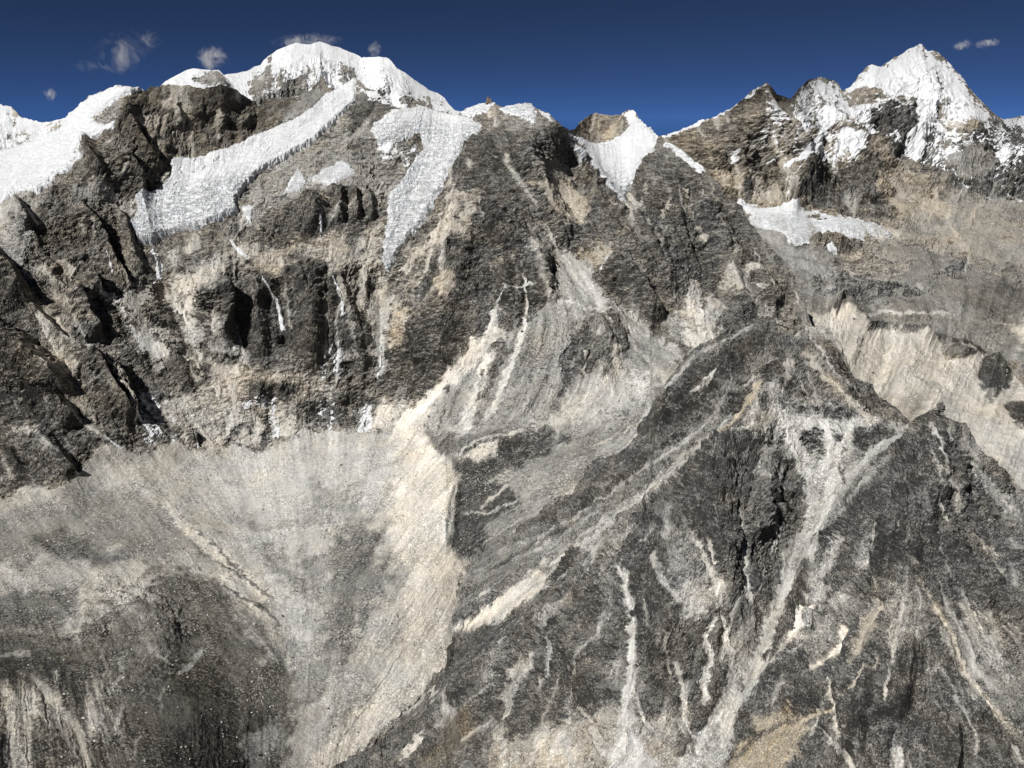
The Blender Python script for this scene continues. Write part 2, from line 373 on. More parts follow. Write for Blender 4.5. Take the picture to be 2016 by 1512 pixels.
def relief_main(rock_amp, rib_amp, scree_amp, cell):
    def f(S, P, far):
        r = np.clip(S['r'], 0, 1); sn = np.clip(S['n'], 0, 1)
        q = P.copy(); wv = fbm(P / (cell * 1.6), 3)
        q[:, 0] += wv * cell * 0.35; q[:, 2] *= 0.62
        near = np.clip(P[:, 1] / (3600 * far), .3, 1.15)
        big = ridged(q / cell, 6, 0.50) - 0.93
        v3 = np.minimum(np.abs(S['l3'] + .25 * S['l2']), 1.7); v2 = np.minimum(np.abs(S['l2'] + .3 * S['l1']), 1.6); S['v2'] = v2; S['v3'] = v3
        fine = fbm(P / (cell * 0.12), 4, 0.7)
        blk = ridged(q / (cell * 0.27) + 7, 5, 0.62) - 0.9
        # ledges along the bedding
        b = P[:, 2] - 0.36 * P[:, 0] * (1 if far < 1.2 else 0) + 40 * wv + 7 * fine; saw = (b / (30 * far)) % 1.0
        led = np.where(saw < 0.75, saw / 0.75, (1 - saw) / 0.25) - 0.5
        h = r * near * (rock_amp * big + rib_amp * (1.15 * (v3 - .75) + 0.55 * (v2 - .75) * (.4 + .8 * np.clip(S['wob'] + .5, 0, 1)) + .05 * S['l1'] - .35 * S['gq']) + rock_amp * 0.22 * blk + rock_amp * 0.24 * fine  + 5.0 * far * led * np.clip(S['b'] - .1, 0, 1))
        h = h + (1 - r) * near * (scree_amp * 2.6 * fbm(P / (cell * 0.8), 4) + scree_amp * S['s'] * (0.4 * S['l2'] + 0.22 * S['l1'] + 0.7 * S['l3']) + scree_amp * 0.3 * fine)
        S['relraw'] = np.clip(0.55 * big + 0.7 * (np.minimum(v3, 1.3) - .75) + 0.6 * (np.minimum(v2, 1.2) - .7) + 0.3 * blk + 0.25 * fine, -1, 1)
        return h
    return f
def P_(s): # "x,y x,y ..." -> points
    return [tuple(float(v) for v in q.split(',')) for q in s.split()]

# ================================================================== MAIN MASSIF: wall, basin, hanging valley
M_TOP = P_('-260,345 -150,330 0,297 69,274 118,253 133,225 150,212 175,190 230,168 250,169 272,172 285,180 300,172 330,165 345,167 375,167 403,175 437,165 462,174 500,201 509,210 521,198 587,188 612,176 635,150 653,180 675,165 698,153 724,171 751,186 778,208 799,212 817,196 836,209 864,219 900,226 920,213 945,204 976,202 989,212 1020,208 1046,205 1062,217 1079,222 1107,250 1121,255 1133,250 1159,227 1173,222 1190,227 1211,226 1239,215 1253,220 1260,236 1294,267 1302,268 1314,278 1359,305 1389,332 1412,358 1430,391 1462,406 1469,427 1496,460 1526,495 1549,522 1564,543 1572,562 1580,585 1600,640 1650,720 1700,790')
A_TOP = P_('560,1600 600,1545 645,1512 669,1487 697,1473 742,1456 787,1418 826,1379 843,1352 878,1317 886,1255 895,1192 904,1154 918,1119 947,1091 1017,1050 1062,1008 1121,975 1145,946 1169,912 1197,898 1235,880 1260,867 1280,850 1286,815 1300,768 1316,745 1351,707 1371,686 1403,672 1448,651 1469,637 1490,620 1503,620 1528,634 1545,648 1564,665 1575,650 1587,639 1628,641 1649,662 1663,686 1680,728 1694,752 1719,755 1743,783 1767,801 1781,821 1799,835 1819,828 1833,818 1843,806 1851,803 1868,819 1903,835 1920,856 1937,887 1962,905 1993,940 2016,967 2100,1040 2250,1120')
A_CREST = curve(A_TOP)
def m_bot(x): x = np.asarray(x, float); return np.where(x < 560, 1680, np.minimum(A_CREST(x) + 75, 1680))
M_CTRL = P_  # placeholder
M_CTRL = [(-150,330,5200),(0,300,5400),(133,225,5600),(250,170,5200),(290,180,5250),(437,165,5400),(509,208,5600),(587,188,5700),(635,150,6100),(698,153,6000),(778,210,5700),(864,219,5800),(945,204,5500),(1046,205,5250),(1107,250,5050),(1133,250,5600),(1239,215,5900),(1300,268,5250),(1360,306,4900),(1462,406,4600),(1526,495,4400),(1570,564,4250),
(245,185,5150),(215,285,4800),(140,345,4600),(30,380,4500),(-100,430,4450),(60,330,4900),(0,500,4100),(0,700,3700),(0,900,3350),(30,985,3150),(100,500,4180),(150,600,3950),(200,750,3680),(200,870,3420),(340,860,3600),(500,890,3650),(620,850,3750),(760,840,3750),(830,850,3600),
(400,300,5100),(300,470,4450),(330,330,4900),(450,370,4750),(600,270,5350),(680,200,5750),(550,450,4500),(500,600,4150),(500,750,3850),(650,450,4450),(650,600,4130),(640,750,3900),(760,530,4380),(820,250,5500),(900,260,5400),(850,350,4950),(770,470,4500),
(950,290,4950),(900,400,4600),(1000,400,4500),(870,600,4050),(950,550,4180),(1000,500,4280),(1080,520,4150),(760,650,4080),(350,600,4150),(420,560,4100),(300,700,3900),(380,330,4950),(250,400,4650),
(1110,330,4900),(1200,420,4550),(1190,300,5500),(1230,400,4800),(1260,320,5250),(1310,350,4800),(1300,450,4480),(1400,500,4350),(1450,560,4170),(1120,500,4350),(1180,590,4000),(1280,680,3720),(1340,720,3520),(1200,530,4130),(1180,630,3790),(1000,700,3700),(900,760,3650),(1100,780,3450),(1230,760,3500),
(900,860,3350),(1000,860,3280),(1100,880,3200),(900,950,3080),(900,1050,2850),(1000,1000,2900),(1130,950,2900),(600,920,3450),(780,900,3350),(820,1050,2850),(800,1200,2480),(600,1050,2930),(600,1200,2500),(600,1350,2130),(620,1500,1860),(800,1350,2180),(560,1640,1600),
(100,965,3180),(200,950,3300),(300,930,3400),(400,1050,3000),(300,1100,2750),(100,1100,2700),(450,1200,2430),(300,1250,2200),(100,1250,2200),(0,1150,2500),(100,1400,1720),(300,1400,1800),(450,1400,1930),(0,1512,1450),(300,1512,1550),(500,1512,1760),(0,1640,1250),(300,1640,1350),(-150,950,3250),(-150,1200,2300),(-150,1500,1400),(-150,600,3900),
(1000,1150,2700),(1300,850,3250),(1450,720,3600),(1600,700,3900),(1650,760,3900),(900,1350,2250)]
M_FLOW = [(100,500,1,1.4),(200,750,1,1.5),(50,800,.8,1.5),(350,500,.3,1),(550,600,.1,1),(700,700,0,1),(850,550,-.2,1),(950,700,-.5,1),(880,800,-.9,1),(1050,750,-.4,1),(1150,700,-.1,1),(1180,560,.8,1),(1300,680,1,.8),(1350,600,0,1),(1450,520,.5,1),(1000,350,.4,1),(1080,400,.7,1),(1180,450,.6,1),(400,250,.1,1),(600,250,-1,.5),(450,400,-.6,1),(820,400,-.5,1),(300,900,.8,1),(400,1050,.9,1),(500,1250,.8,1),(600,950,.1,1),(600,1300,-.1,1),(750,1050,-.7,1),(850,1200,-.7,1),(800,1350,-.8,1),(1000,900,-1,.45),(1000,1000,-1,.6),(1150,850,-1,.5),(100,1450,.2,1),(0,1450,-.1,1),(250,1450,.4,1),(200,1100,.8,.7),(60,300,-1,.6),(200,220,-.8,.7),(1240,240,-.1,1),(420,1450,0,1)]
s = lambda f, pts, w0, w1=None: ('s', f, P_(pts), w0, w1 if w1 is not None else w0)
p = lambda f, pts, soft=10: ('p', f, P_(pts), soft)
rg = lambda h, pts, wl, wr: ('r', dict(h=h), P_(pts), wl, wr)
C = lambda r, t, w=.3, **k: dict(r=r, t=t, w=w, **k)
M_OPS = [
 # --- large tone regions of the wall
 p(C(1,.10,.55,b=.25), '250,176 300,170 340,163 437,164 500,202 530,196 587,190 560,235 520,255 470,272 400,300 340,306 330,335 290,352 250,340 235,275 238,205', 7),
 p(C(.1,.42,.1), '628,168 590,195 560,225 548,246 562,246 610,218 640,182', 4),
 p(C(.8,.42,.15,b=1), '180,232 225,200 248,192 242,240 190,244', 5),
 p(C(.35,.50,.2), '-150,430 0,398 40,380 62,400 70,470 40,520 -150,520', 10),
 p(C(.15,.48,.1), '140,368 200,352 250,368 240,395 200,402 150,400', 8),
 p(C(.25,.50,.15), '225,400 300,380 262,430 210,420', 8),
 p(C(.95,.20,.4), '110,420 170,400 230,440 250,540 200,560 150,520', 10),
 p(C(.95,.16,.4), '60,395 110,420 140,500 230,600 260,660 240,690 170,640 110,560 70,470', 9),
 p(C(.9,.20,.45), '180,270 235,290 330,340 335,350 300,380 255,400 215,360 165,330', 8),
 p(C(.55,.44,.22,b=1), '470,420 500,345 600,285 690,230 735,212 770,215 742,255 760,300 820,296 800,345 790,385 720,395 690,350 600,392 555,395 520,440 480,455', 9),
 p(C(.8,.34,.2,b=1), '690,240 740,220 742,255 770,300 820,300 790,360 740,360 700,320', 8),
 p(C(1,.10,.25,b=.4), '680,190 700,176 740,176 775,205 760,225 735,250 720,250 700,300 690,280 690,230 678,215', 6),
 p(C(.3,.50,.2), '560,400 600,350 700,340 700,362 650,372 610,378 580,400', 8),
 p(C(1,.13,.25), '520,470 548,425 580,395 606,374 628,382 640,420 650,380 668,368 680,385 696,368 716,380 724,366 740,380 742,440 700,440 660,470 600,470 560,490 530,500', 5),
 p(C(.9,.24,.3,b=.7), '300,485 360,450 440,432 470,425 480,470 430,490 400,520 350,540 310,540', 8),
 p(C(.22,.60,.5), '455,500 470,470 520,490 560,492 600,472 700,444 760,450 752,535 700,520 640,560 600,490 560,520 540,545 500,535', 12),
 p(C(.55,.30,.3), '680,450 715,440 720,500 690,510', 6),
 p(C(.2,.62,.45), '310,550 380,530 420,505 450,490 440,540 400,600 380,660 350,640 318,590', 12),
 p(C(1,.12,.25,b=.2), '392,640 405,590 428,548 470,540 510,535 540,560 560,620 575,690 540,730 470,710 400,690', 7),
 p(C(1,.13,.3,b=.3), '556,600 575,540 600,505 650,520 690,590 760,620 745,680 690,710 610,715 570,690', 8),
 p(C(.9,.2,.3,b=.8), '560,700 740,680 850,700 860,760 800,790 700,790 620,780 560,760', 14),
 p(C(.48,.68,.35,b=1), '300,760 360,770 420,730 500,745 600,735 690,775 800,790 815,800 780,835 763,853 704,849 677,839 646,853 604,842 573,867 545,863 514,891 479,880 448,880 417,898 396,884 347,870 330,840 300,800', 11),
 p(C(.55,.62,.5,b=.9), '400,740 480,725 560,730 640,740 640,790 560,800 470,800 420,790', 12),
 p(C(1,.16,.3,b=.4), '235,720 300,700 380,700 430,740 380,770 330,770 320,800 350,860 290,885 250,850 250,760', 8),
 p(C(1,.14,.3,b=.3), '480,760 520,750 600,760 560,790 500,790', 8),
 p(C(.95,.2,.2,b=.9), '600,790 700,770 760,790 720,835 650,845 600,830', 10),
 s(C(1,.16), '515,890 530,850 520,820', 9), s(C(1,.16), '395,880 385,840', 8), s(C(1,.2), '450,870 470,840 500,850', 8),
 # --- left wall
 p(C(1,.14,.35), '-150,520 0,505 40,560 90,680 120,760 70,860 -150,870', 14),
 p(C(.6,.36,.5), '60,600 110,560 160,600 175,700 140,780 100,700', 14),
 p(C(.8,.30,.3), '110,610 170,560 200,620 190,690 130,650', 10),
 p(C(.35,.46,.6), '60,660 110,690 190,800 190,850 130,770 80,720', 10),
 p(C(1,.12,.3), '-150,800 60,760 200,860 180,905 139,950 60,955 -150,980', 14),
 p(C(.3,.5,.4), '15,840 70,830 80,850 30,860', 6),
 p(C(1,.15,.4), '180,770 240,750 290,870 243,880 190,820', 8),
 s(C(0,.55,.4), '60,680 110,740 150,820 210,868', 4, 6),
 s(C(0,.55,.3), '50,590 100,660 120,700', 3), s(C(.1,.5,.3), '130,590 170,680 200,700', 4),
 s(C(0,.50,.3), '190,690 250,780 270,840', 3, 5),
 p(C(.02,.70,.15), '195,580 225,575 262,640 300,655 345,690 310,708 285,700 262,670 240,620', 7),
 p(C(.05,.56,.3), '232,578 290,555 320,580 350,640 340,680 300,655 265,640', 9),
 p(C(.9,.2,.3), '275,610 310,580 350,620 345,650 300,630', 6),
 s(C(0,.62,.3), '312,548 330,590 360,620 385,670 395,720', 5, 6),
 p(C(.0,.45,.2), '400,675 460,672 465,700 420,700', 6),
 s(C(.1,.62,.4), '350,700 380,700 400,740', 5),
 # --- centre columns and pale couloirs
 p(C(.12,.58,.2), '715,590 770,580 790,600 760,650 735,650 720,620', 8),
 s(C(.05,.60,.15), '745,600 745,680 748,740', 14, 5),
 p(C(.25,.62,.75), '770,600 800,600 812,620 790,680 760,690 762,650', 7),
 p(C(.4,.55,.65), '800,545 860,530 900,560 860,590 800,600', 10),
 s(C(.15,.5,.3), '560,560 575,650', 5), s(C(.2,.5,.3), '672,560 690,640 700,700', 5),
 p(C(1,.15,.3), '800,645 822,610 850,640 868,690 900,640 925,640 900,720 850,765 810,770 802,700', 7),
 # --- right of the second glacier
 p(C(.9,.20,.22,b=.6), '895,300 950,250 1000,240 1060,240 1110,280 1150,340 1185,380 1240,440 1200,470 1130,480 1050,450 1000,430 960,440 900,440 880,400', 12),
 p(C(1,.12,.25), '905,300 945,255 990,260 1000,330 990,390 940,380 900,350', 8),
 p(C(.7,.34,.2), '985,215 1050,215 1080,250 1000,262', 8),
 p(C(.3,.5,.35), '1040,320 1080,300 1140,330 1130,360 1070,370 1040,350', 10),
 p(C(.08,.56,.75), '1045,365 1110,355 1150,375 1165,400 1150,440 1120,445 1085,410', 8),
 s(C(1,.2), '1100,385 1125,430', 5), s(C(.1,.55,.7), '1040,360 1080,400 1120,445', 8),
 p(C(.9,.2,.4), '1110,290 1135,310 1170,360 1235,430 1245,445 1200,440 1150,380', 7),
 p(C(.25,.60,.55), '760,548 800,500 860,450 900,385 920,395 905,430 930,470 900,490 850,490 810,540', 11),
 p(C(.25,.60,.6), '920,390 950,380 940,440 930,465 905,440', 7),
 p(C(1,.14,.2), '950,390 1000,390 1060,430 1090,450 1060,500 1000,490 960,470 935,450', 9),
 p(C(1,.15,.2), '890,480 940,470 1000,490 960,520 900,530 830,580 850,520', 9),
 p(C(1,.14,.2), '800,600 840,545 900,520 960,520 975,560 940,600 900,600 880,560 850,590', 8),
 p(C(.8,.25,.3,b=1), '1030,450 1120,450 1200,470 1230,480 1180,500 1130,500 1090,520 1050,500', 9),
 p(C(.35,.5,.75), '1130,500 1180,480 1240,480 1230,520 1190,520 1160,560 1150,530', 9),
 p(C(.25,.55,.3), '985,600 1010,510 1060,480 1090,510 1070,560 1030,580', 9),
 p(C(.2,.6,.75), '860,560 900,545 900,580 870,600', 7),
 # --- talus below the right wall
 p(C(.04,.40,.12), '912,715 938,680 965,600 1000,600 1040,620 1085,590 1095,520 1120,490 1160,520 1200,590 1335,690 1350,715 1290,800 1290,860 1230,890 1140,950 1060,1012 900,1110 870,900 830,830', 8),
 p(C(1,.12,.2), '973,580 985,545 1030,495 1060,505 1065,560 1035,590 1030,640 1000,650 980,630', 5),
 p(C(1,.12,.2), '1035,555 1060,500 1085,510 1097,575 1070,600 1040,610', 5),
 p(C(1,.14,.2), '937,620 968,580 970,640 955,665 935,665', 4),
 p(C(1,.12,.25), '800,660 830,640 865,680 860,700 830,690', 4),
 p(C(1,.13,.3), '862,650 885,625 930,630 925,670 900,720 870,735 850,720 868,690', 5),
 s(C(0,.74,.35), '975,590 965,650 935,700 905,735 860,770', 7, 12),
 p(C(0,.72,.45), '905,700 930,665 955,670 930,710 870,775 840,800', 6),
 s(C(0,.66,.2), '972,600 968,660 945,760 915,840 880,870', 8, 14),
 s(C(0,.68,.15), '1032,520 1037,600 1025,670 1000,730 975,800 950,840', 4, 9),
 s(C(0,.55,.1), '1060,560 1000,570 980,600', 4),
 s(C(.45,.20,.1), '1010,680 985,710 960,770 940,830', 5, 9), s(C(.75,.18,.15), '968,690 985,670 990,700 965,740', 8), s(C(.5,.2,.1), '1065,660 1040,720 1000,790', 8, 9),
 s(C(.45,.26,.15), '1045,690 1030,750 1010,800', 3), s(C(.4,.22,.1), '880,790 860,850', 3), s(C(.4,.22,.1), '900,770 885,820', 3), s(C(.4,.22,.1), '950,730 940,790', 3),s(C(.3,.5,.3), '1062,700 1050,760', 2.5),
 p(C(.05,.40,.2), '1040,620 1120,560 1130,680 1080,760 1000,840 940,860 990,780 1050,700', 12),
 p(C(0,.58,.02), '1094,500 1120,488 1150,520 1195,590 1240,635 1290,668 1335,690 1345,712 1300,705 1230,650 1190,610 1140,580 1110,550', 8),
 s(C(0,.68,.1), '1090,590 1140,600 1190,610 1150,630 1110,690', 4),
 p(C(.72,.24,.15), '1105,705 1135,640 1180,615 1215,620 1240,670 1230,700 1190,712 1150,740 1110,735', 7),
 s(C(.05,.55,.3), '1152,690 1155,750', 5), s(C(.05,.60,.4), '1210,680 1215,740', 8, 12), s(C(.1,.5,.2), '1190,650 1200,690', 3),
 p(C(.95,.17,.25), '1188,545 1200,508 1225,508 1260,550 1300,600 1310,632 1280,645 1250,630 1225,590 1195,575', 6),
 s(C(.3,.5,.8), '1255,555 1290,605 1300,630', 4), s(C(0,.6,.05), '1186,540 1195,508 1210,503', 4),
 p(C(.05,.60,.15), '1120,770 1200,740 1300,735 1290,780 1200,820 1100,850 1030,850', 14),
 s(C(.35,.3,.2), '1160,860 1230,820 1280,800', 9), s(C(.3,.55,.1), '1290,760 1240,820 1180,850', 7),
 # --- ridge to the right
 p(C(.95,.2,.2), '1236,440 1285,300 1300,275 1360,310 1412,360 1465,410 1500,470 1565,545 1568,580 1530,600 1480,560 1440,540 1400,600 1330,590 1260,520 1215,490', 10),
 p(C(1,.14,.2), '1300,500 1340,460 1400,470 1420,520 1380,570 1320,560', 9), p(C(1,.15,.2),'1370,360 1420,370 1460,410 1440,450 1390,440 1370,400',8),
 s(C(.1,.5,.5), '1350,370 1365,430 1390,470', 5, 6), s(C(.1,.5,.3), '1300,440 1315,400 1325,370', 4), s(C(.1,.5,.3), '1260,430 1285,370', 3), s(C(.1,.45,.4),'1400,350 1420,450 1430,470',4),
 p(C(.05,.56,.35), '1430,450 1450,480 1470,530 1500,590 1540,640 1500,650 1440,600 1415,560 1440,510', 7),
 p(C(.95,.18,.3), '1455,490 1475,480 1530,540 1566,570 1550,600 1510,600 1480,560', 6), s(C(.1,.55,.4), '1500,530 1520,570', 3),
 p(C(.95,.17,.2), '1385,620 1430,580 1460,590 1490,640 1440,670 1400,660', 7),
 p(C(.1,.70,.3), '1335,640 1350,580 1365,550 1385,600 1395,640 1420,650 1400,680 1362,694 1340,672', 8),
 s(C(.5,.6,.2), '1360,545 1375,600', 7), s(C(.2,.7,.5), '1365,590 1370,660', 4),
 p(C(.15,.45,.15), '1300,640 1340,600 1345,680 1310,660', 6),
 # --- peak above the cirque
 p(C(.85,.28,.55,n=.12), '1135,255 1160,225 1240,213 1262,238 1230,270 1190,285 1160,275', 5), p(C(.3,.5,.95), '1180,262 1215,240 1212,272 1190,283', 5),
 p(C(.8,.4,.2,n=.75), '1225,222 1245,214 1262,238 1240,244', 4),
 # --- basin floor
 p(C(0,.52,.28), '-150,1000 0,990 45,957 100,962 139,950 156,926 177,905 187,887 210,872 243,880 278,898 295,891 320,872 347,870 396,884 417,898 448,880 479,880 514,891 545,863 573,867 604,842 646,853 677,839 704,849 763,853 780,832 822,801 850,770 905,721 860,800 835,840 870,900 900,1000 900,1300 800,1400 640,1530 560,1700 -150,1700', 3.5),
 p(C(0,.60,.08), '350,868 417,898 480,884 514,891 604,846 704,852 775,850 790,880 760,960 720,1010 640,1040 520,1020 430,980 380,920', 16),
 s(C(0,.74,.45), '905,721 850,778 800,830 780,860', 8, 16),
 p(C(0,.55,.05), '470,1000 600,1020 650,1100 640,1200 600,1290 600,1400 560,1290 520,1170', 25),
 p(C(0,.24,.1), '640,1090 700,1000 740,1050 770,1130 720,1210 680,1300 630,1330 640,1200', 22),
 p(C(0,.30,.1), '700,1130 750,1120 760,1170 700,1190', 12), p(C(0,.34,.1), '590,1080 650,1120 640,1200 600,1180', 16), p(C(0,.38,.05), '590,1320 640,1300 640,1360 600,1400', 12),
 p(C(0,.74,.42), '790,845 832,850 850,872 885,900 905,908 900,960 886,1020 884,1075 922,1108 905,1160 876,1230 884,1270 895,1288 860,1330 790,1400 700,1475 655,1512 600,1560 610,1500 700,1400 760,1310 800,1220 800,1140 775,1060 770,960 780,900', 11),
 s(C(0,.45,.2), '800,1270 700,1420 640,1500', 2), s(C(.1,.25,.1), '893,960 886,1010 880,1050', 3.5),
 s(C(0,.62,.1),'605,1400 640,1380 655,1400 620,1440 600,1512', 7),
 # --- hill at the lower left
 p(dict(h=7), '150,1230 250,1180 330,1230 330,1320 220,1340', 40), p(C(0,.36,.1), '480,1060 560,1090 600,1160 560,1180', 18), p(C(0,.70,.05), '520,1120 600,1180 610,1260 560,1240', 14), p(C(0,.40,.1), '600,950 700,960 700,1030 620,1020', 22), s(C(0,.36,.1), '700,1240 640,1330 620,1370', 12, 6), s(C(0,.42,.1), '430,1010 520,1040 640,1020', 12, 8),
 p(C(.0,.36,.25), '30,1000 120,965 200,960 300,975 350,1020 390,1080 330,1100 200,1090 100,1100 -150,1150 -150,1010', 20),
 p(C(0,.22,.12), '60,1055 120,1040 200,1080 260,1105 250,1130 180,1110 100,1090', 12),
 p(C(0,.26,.08), '-150,1180 40,1160 150,1160 165,1190 120,1230 40,1240 -150,1240', 10),
 s(C(0,.62,.1), '0,1110 50,1150 60,1170', 14), p(C(0,.54,.2), '165,1130 240,1120 350,1160 360,1190 300,1210 190,1195', 14),
 s(C(0,.74,.42), '325,985 360,1030 400,1065 450,1110 520,1170', 9, 16), s(C(0,.78,.42), '430,1130 480,1180 530,1230 550,1270', 13, 7),
 s(C(0,.74,.45), '520,1230 560,1280 575,1330', 10, 5), s(C(0,.25,.2), '380,1040 430,1080 500,1150', 3, 3), s(C(0,.25,.2), '400,1090 470,1130 540,1180', 3, 4), s(C(0,.25,.2), '470,1170 520,1200 560,1240', 3, 3),
 s(C(0,.32,.25), '300,1010 360,1060 420,1100', 5, 4), s(C(0,.3,.2), '440,1150 500,1190 550,1200', 4, 3),
 p(C(.05,.21,.42), '300,1140 360,1130 430,1150 470,1210 520,1290 570,1335 585,1400 570,1440 520,1500 450,1560 -150,1700 -150,1240 60,1235 150,1240 200,1210 300,1215', 24),
 p(C(.1,.12,.35), '0,1300 140,1280 200,1300 180,1380 120,1340 0,1340', 12), p(C(.1,.10,.6), '330,1290 420,1300 460,1380 400,1400 340,1360', 16), s(C(0,.4,.35), '300,1290 330,1300', 10), s(C(0,.42,.1), '220,1360 240,1320 230,1290', 7),
 s(C(.0,.45,.2),'0,1290 60,1285',5), s(C(0,.4,.15), '330,1180 360,1230 360,1260',5), s(C(0,.45,.05), '350,1330 400,1280', 6),
 p(C(.22,.54,.42,s=1.4), '-30,1335 15,1338 30,1368 46,1346 66,1350 100,1395 140,1445 178,1520 150,1560 110,1470 84,1425 62,1440 58,1560 22,1560 6,1440 -30,1400', 5), p(C(.2,.52,.4,s=1.4), '60,1325 84,1335 125,1385 160,1430 192,1540 170,1540 130,1450 85,1385', 4), p(C(.15,.56,.42,s=1.4), '172,1366 188,1395 196,1440 178,1455 168,1420', 4), s(C(0,.42,.35), '215,1310 190,1370 170,1400', 3),
 s(C(0,.5,.3), '108,1322 118,1345', 4), s(C(0,.48,.2), '200,1400 220,1512', 4), s(C(0,.5,.3), '240,1385 225,1440', 4), s(C(.1,.5,.3), '285,1430 260,1490', 4), s(C(.05,.5,.2), '320,1350 315,1400', 3),
 p(C(.1,.13,.55), '60,1400 110,1430 150,1512 80,1530', 8), p(C(.1,.13,.55), '185,1440 225,1480 215,1530 185,1520', 7),
 p(C(.2,.12,.3,s=.15), '385,1400 420,1370 480,1390 560,1400 575,1450 550,1512 560,1600 400,1600 330,1480', 16), p(C(.12,.42,.1,s=.1), '480,1450 540,1420 560,1450 520,1512 485,1512', 9),
 s(C(.2,.22,.1), '295,1215 320,1232', 8),
 p(dict(s=.42), '-150,1000 347,875 700,860 820,860 890,1010 870,1300 640,1560 -150,1700', 30), p(dict(s=.7), '770,880 880,900 900,1200 700,1450 640,1512 780,1200', 20), p(dict(s=1.2), '-150,1330 230,1330 260,1512 -150,1700', 12), p(dict(s=.15), '300,1300 600,1300 600,1700 330,1700', 15), p(dict(s=.6), '900,860 1280,780 1340,720 1150,950 900,1100', 15),
 # --- moraine between basin and spur
 p(C(.05,.24,.1), '838,850 880,858 940,855 1010,842 1080,848 1100,870 1000,880 930,895 890,905 862,890', 9),
 p(C(.1,.20,.18), '852,880 900,895 940,885 960,900 905,905 880,900', 5),
 p(C(.12,.12,.08), '885,915 935,880 980,862 1060,865 1140,855 1060,905 1000,925 960,950 1010,950 1100,900 1170,880 1235,882 1150,950 1062,1010 1017,1050 947,1091 905,1095 885,1070 900,1000 908,940', 7),
 s(C(0,.60,.2), '850,905 905,895 960,872 1080,842 1200,790 1290,750', 4, 6), s(C(0,.5,.15), '950,1000 1000,960 1060,930 1130,900', 4), s(C(0,.5,.15), '905,1010 960,1010 1010,990 1080,950 1140,930', 3),
 p(C(0,.40,.2), '1000,955 1060,915 1130,880 1200,850 1290,780 1320,850 1180,970 1080,1040 1000,1085 930,1110 960,1050 1030,1000', 7), s(C(0,.24,.15), '960,1030 1040,985 1110,940', 5), s(C(0,.5,.1), '1290,790 1250,850 1180,890 1120,930', 7, 5),
 p(C(0,.74,.4), '905,905 950,885 980,875 975,895 940,910', 5), s(C(.05,.32,.1), '960,1040 1020,1010 1100,950', 14),
 s(C(.1,.6,.5), '1170,880 1230,850 1260,830', 3),
 # --- painted snow and ice dribbles
 s(dict(n=.75), '300,560 312,548 308,520 298,485', 3), s(dict(n=.9), '290,360 340,340', 1),
 p(dict(n=.62), '905,222 945,204 976,200 965,212 930,232', 3), p(dict(n=.95), '985,214 1020,206 1046,203 1056,222 1050,240 1020,230 990,220', 3), p(dict(n=.75), '1060,216 1082,222 1085,238 1070,232', 3),
 p(dict(n=.42), '280,740 300,760 330,830 340,870 290,880 270,800', 8), p(dict(n=.46), '470,790 545,770 548,790 480,812', 6), p(dict(n=.3), '640,700 680,650 690,680 660,760 650,840 600,800', 8), p(dict(n=.38), '330,800 350,820 360,870 330,850', 5), p(dict(n=.4), '540,800 550,860 530,870 530,810', 4), p(dict(n=.35), '700,800 735,790 730,850 705,850', 5),
 p(dict(n=.40), '740,255 820,290 800,330 740,300', 6), p(dict(n=.4), '700,165 760,190 775,210 730,200', 4),
 s(dict(n=.8), '1312,280 1345,305 1384,336', 6, 6), s(dict(n=.9), '1117,282 1132,300 1141,325', 5, 5),
 # --- relief: ribs and couloirs
 rg(120, '-60,450 0,505 30,540 50,575 62,602', 70, 12), rg(75, '62,602 100,640 127,668 160,692 198,725 240,800 262,830', 55, 9), rg(90, '149,565 165,595 180,630 200,658', 45, 7), rg(90, '160,525 180,550 198,580', 45, 8),
 rg(150, '-60,620 0,658 60,690 80,715 105,735 122,760 130,790', 80, 26), rg(100, '60,770 127,800 157,835', 60, 14), rg(80, '40,400 52,420 66,444', 30, 9), rg(80, '180,690 220,720 248,755 265,800 262,830', 60, 10), rg(60, '-60,860 20,890 60,930', 60, 12), rg(60, '80,850 130,900 150,940', 50, 12),
 rg(75, '170,265 185,300 205,340', 30, 10), rg(80, '240,290 275,350 290,400 305,455 310,480', 45, 10), rg(70, '150,395 200,460 230,520 262,570', 45, 10), rg(60, '215,400 250,450 275,520 300,540', 35, 10), rg(50, '340,840 390,860', 20, 10),
 rg(70, '250,180 256,230 290,300 320,340', 40, 16), rg(40, '350,175 350,215 362,250', 25, 6), rg(35, '437,167 432,210 440,260', 30, 14), rg(45, '500,203 495,230 470,255', 40, 14), rg(30,'400,172 398,230',20,8),
 rg(60, '440,550 456,575 457,640 455,675', 45, 6), rg(45, '390,630 420,560', 20, 30),
 rg(70, '430,545 455,620 450,690', 60, 14), rg(50, '500,540 515,620 520,700', 40, 18), rg(60, '590,510 620,600 620,700', 50, 25), rg(45, '650,530 700,620 720,680', 40, 20),
 rg(60, '630,385 625,440 600,480', 25, 18), rg(50, '672,372 668,440', 22, 12), rg(50, '700,370 705,430', 18, 10), rg(45, '725,370 735,430', 16, 10),
 rg(70, '950,255 900,400 880,520 850,640 830,740', 50, 60), rg(60, '1030,270 1080,400 1130,480', 60, 30), rg(50, '960,400 1000,430 1050,480 1090,540', 50, 20), rg(50, '1115,270 1170,360 1235,435', 30, 30),
 rg(50, '1060,505 1080,560 1085,600', 50, 20), rg(40, '1000,520 1000,600', 35, 15), rg(45, '900,640 890,720', 25, 20), rg(45,'830,640 840,720',30,20),
 rg(90, '1200,508 1250,560 1310,635', 45, 20), rg(50, '1180,615 1190,680 1160,730', 70, 50), rg(60, '1300,290 1260,440 1330,580', 50, 50), rg(60, '1380,380 1430,520 1480,640', 40, 40), rg(50,'1460,480 1540,600',30,20),
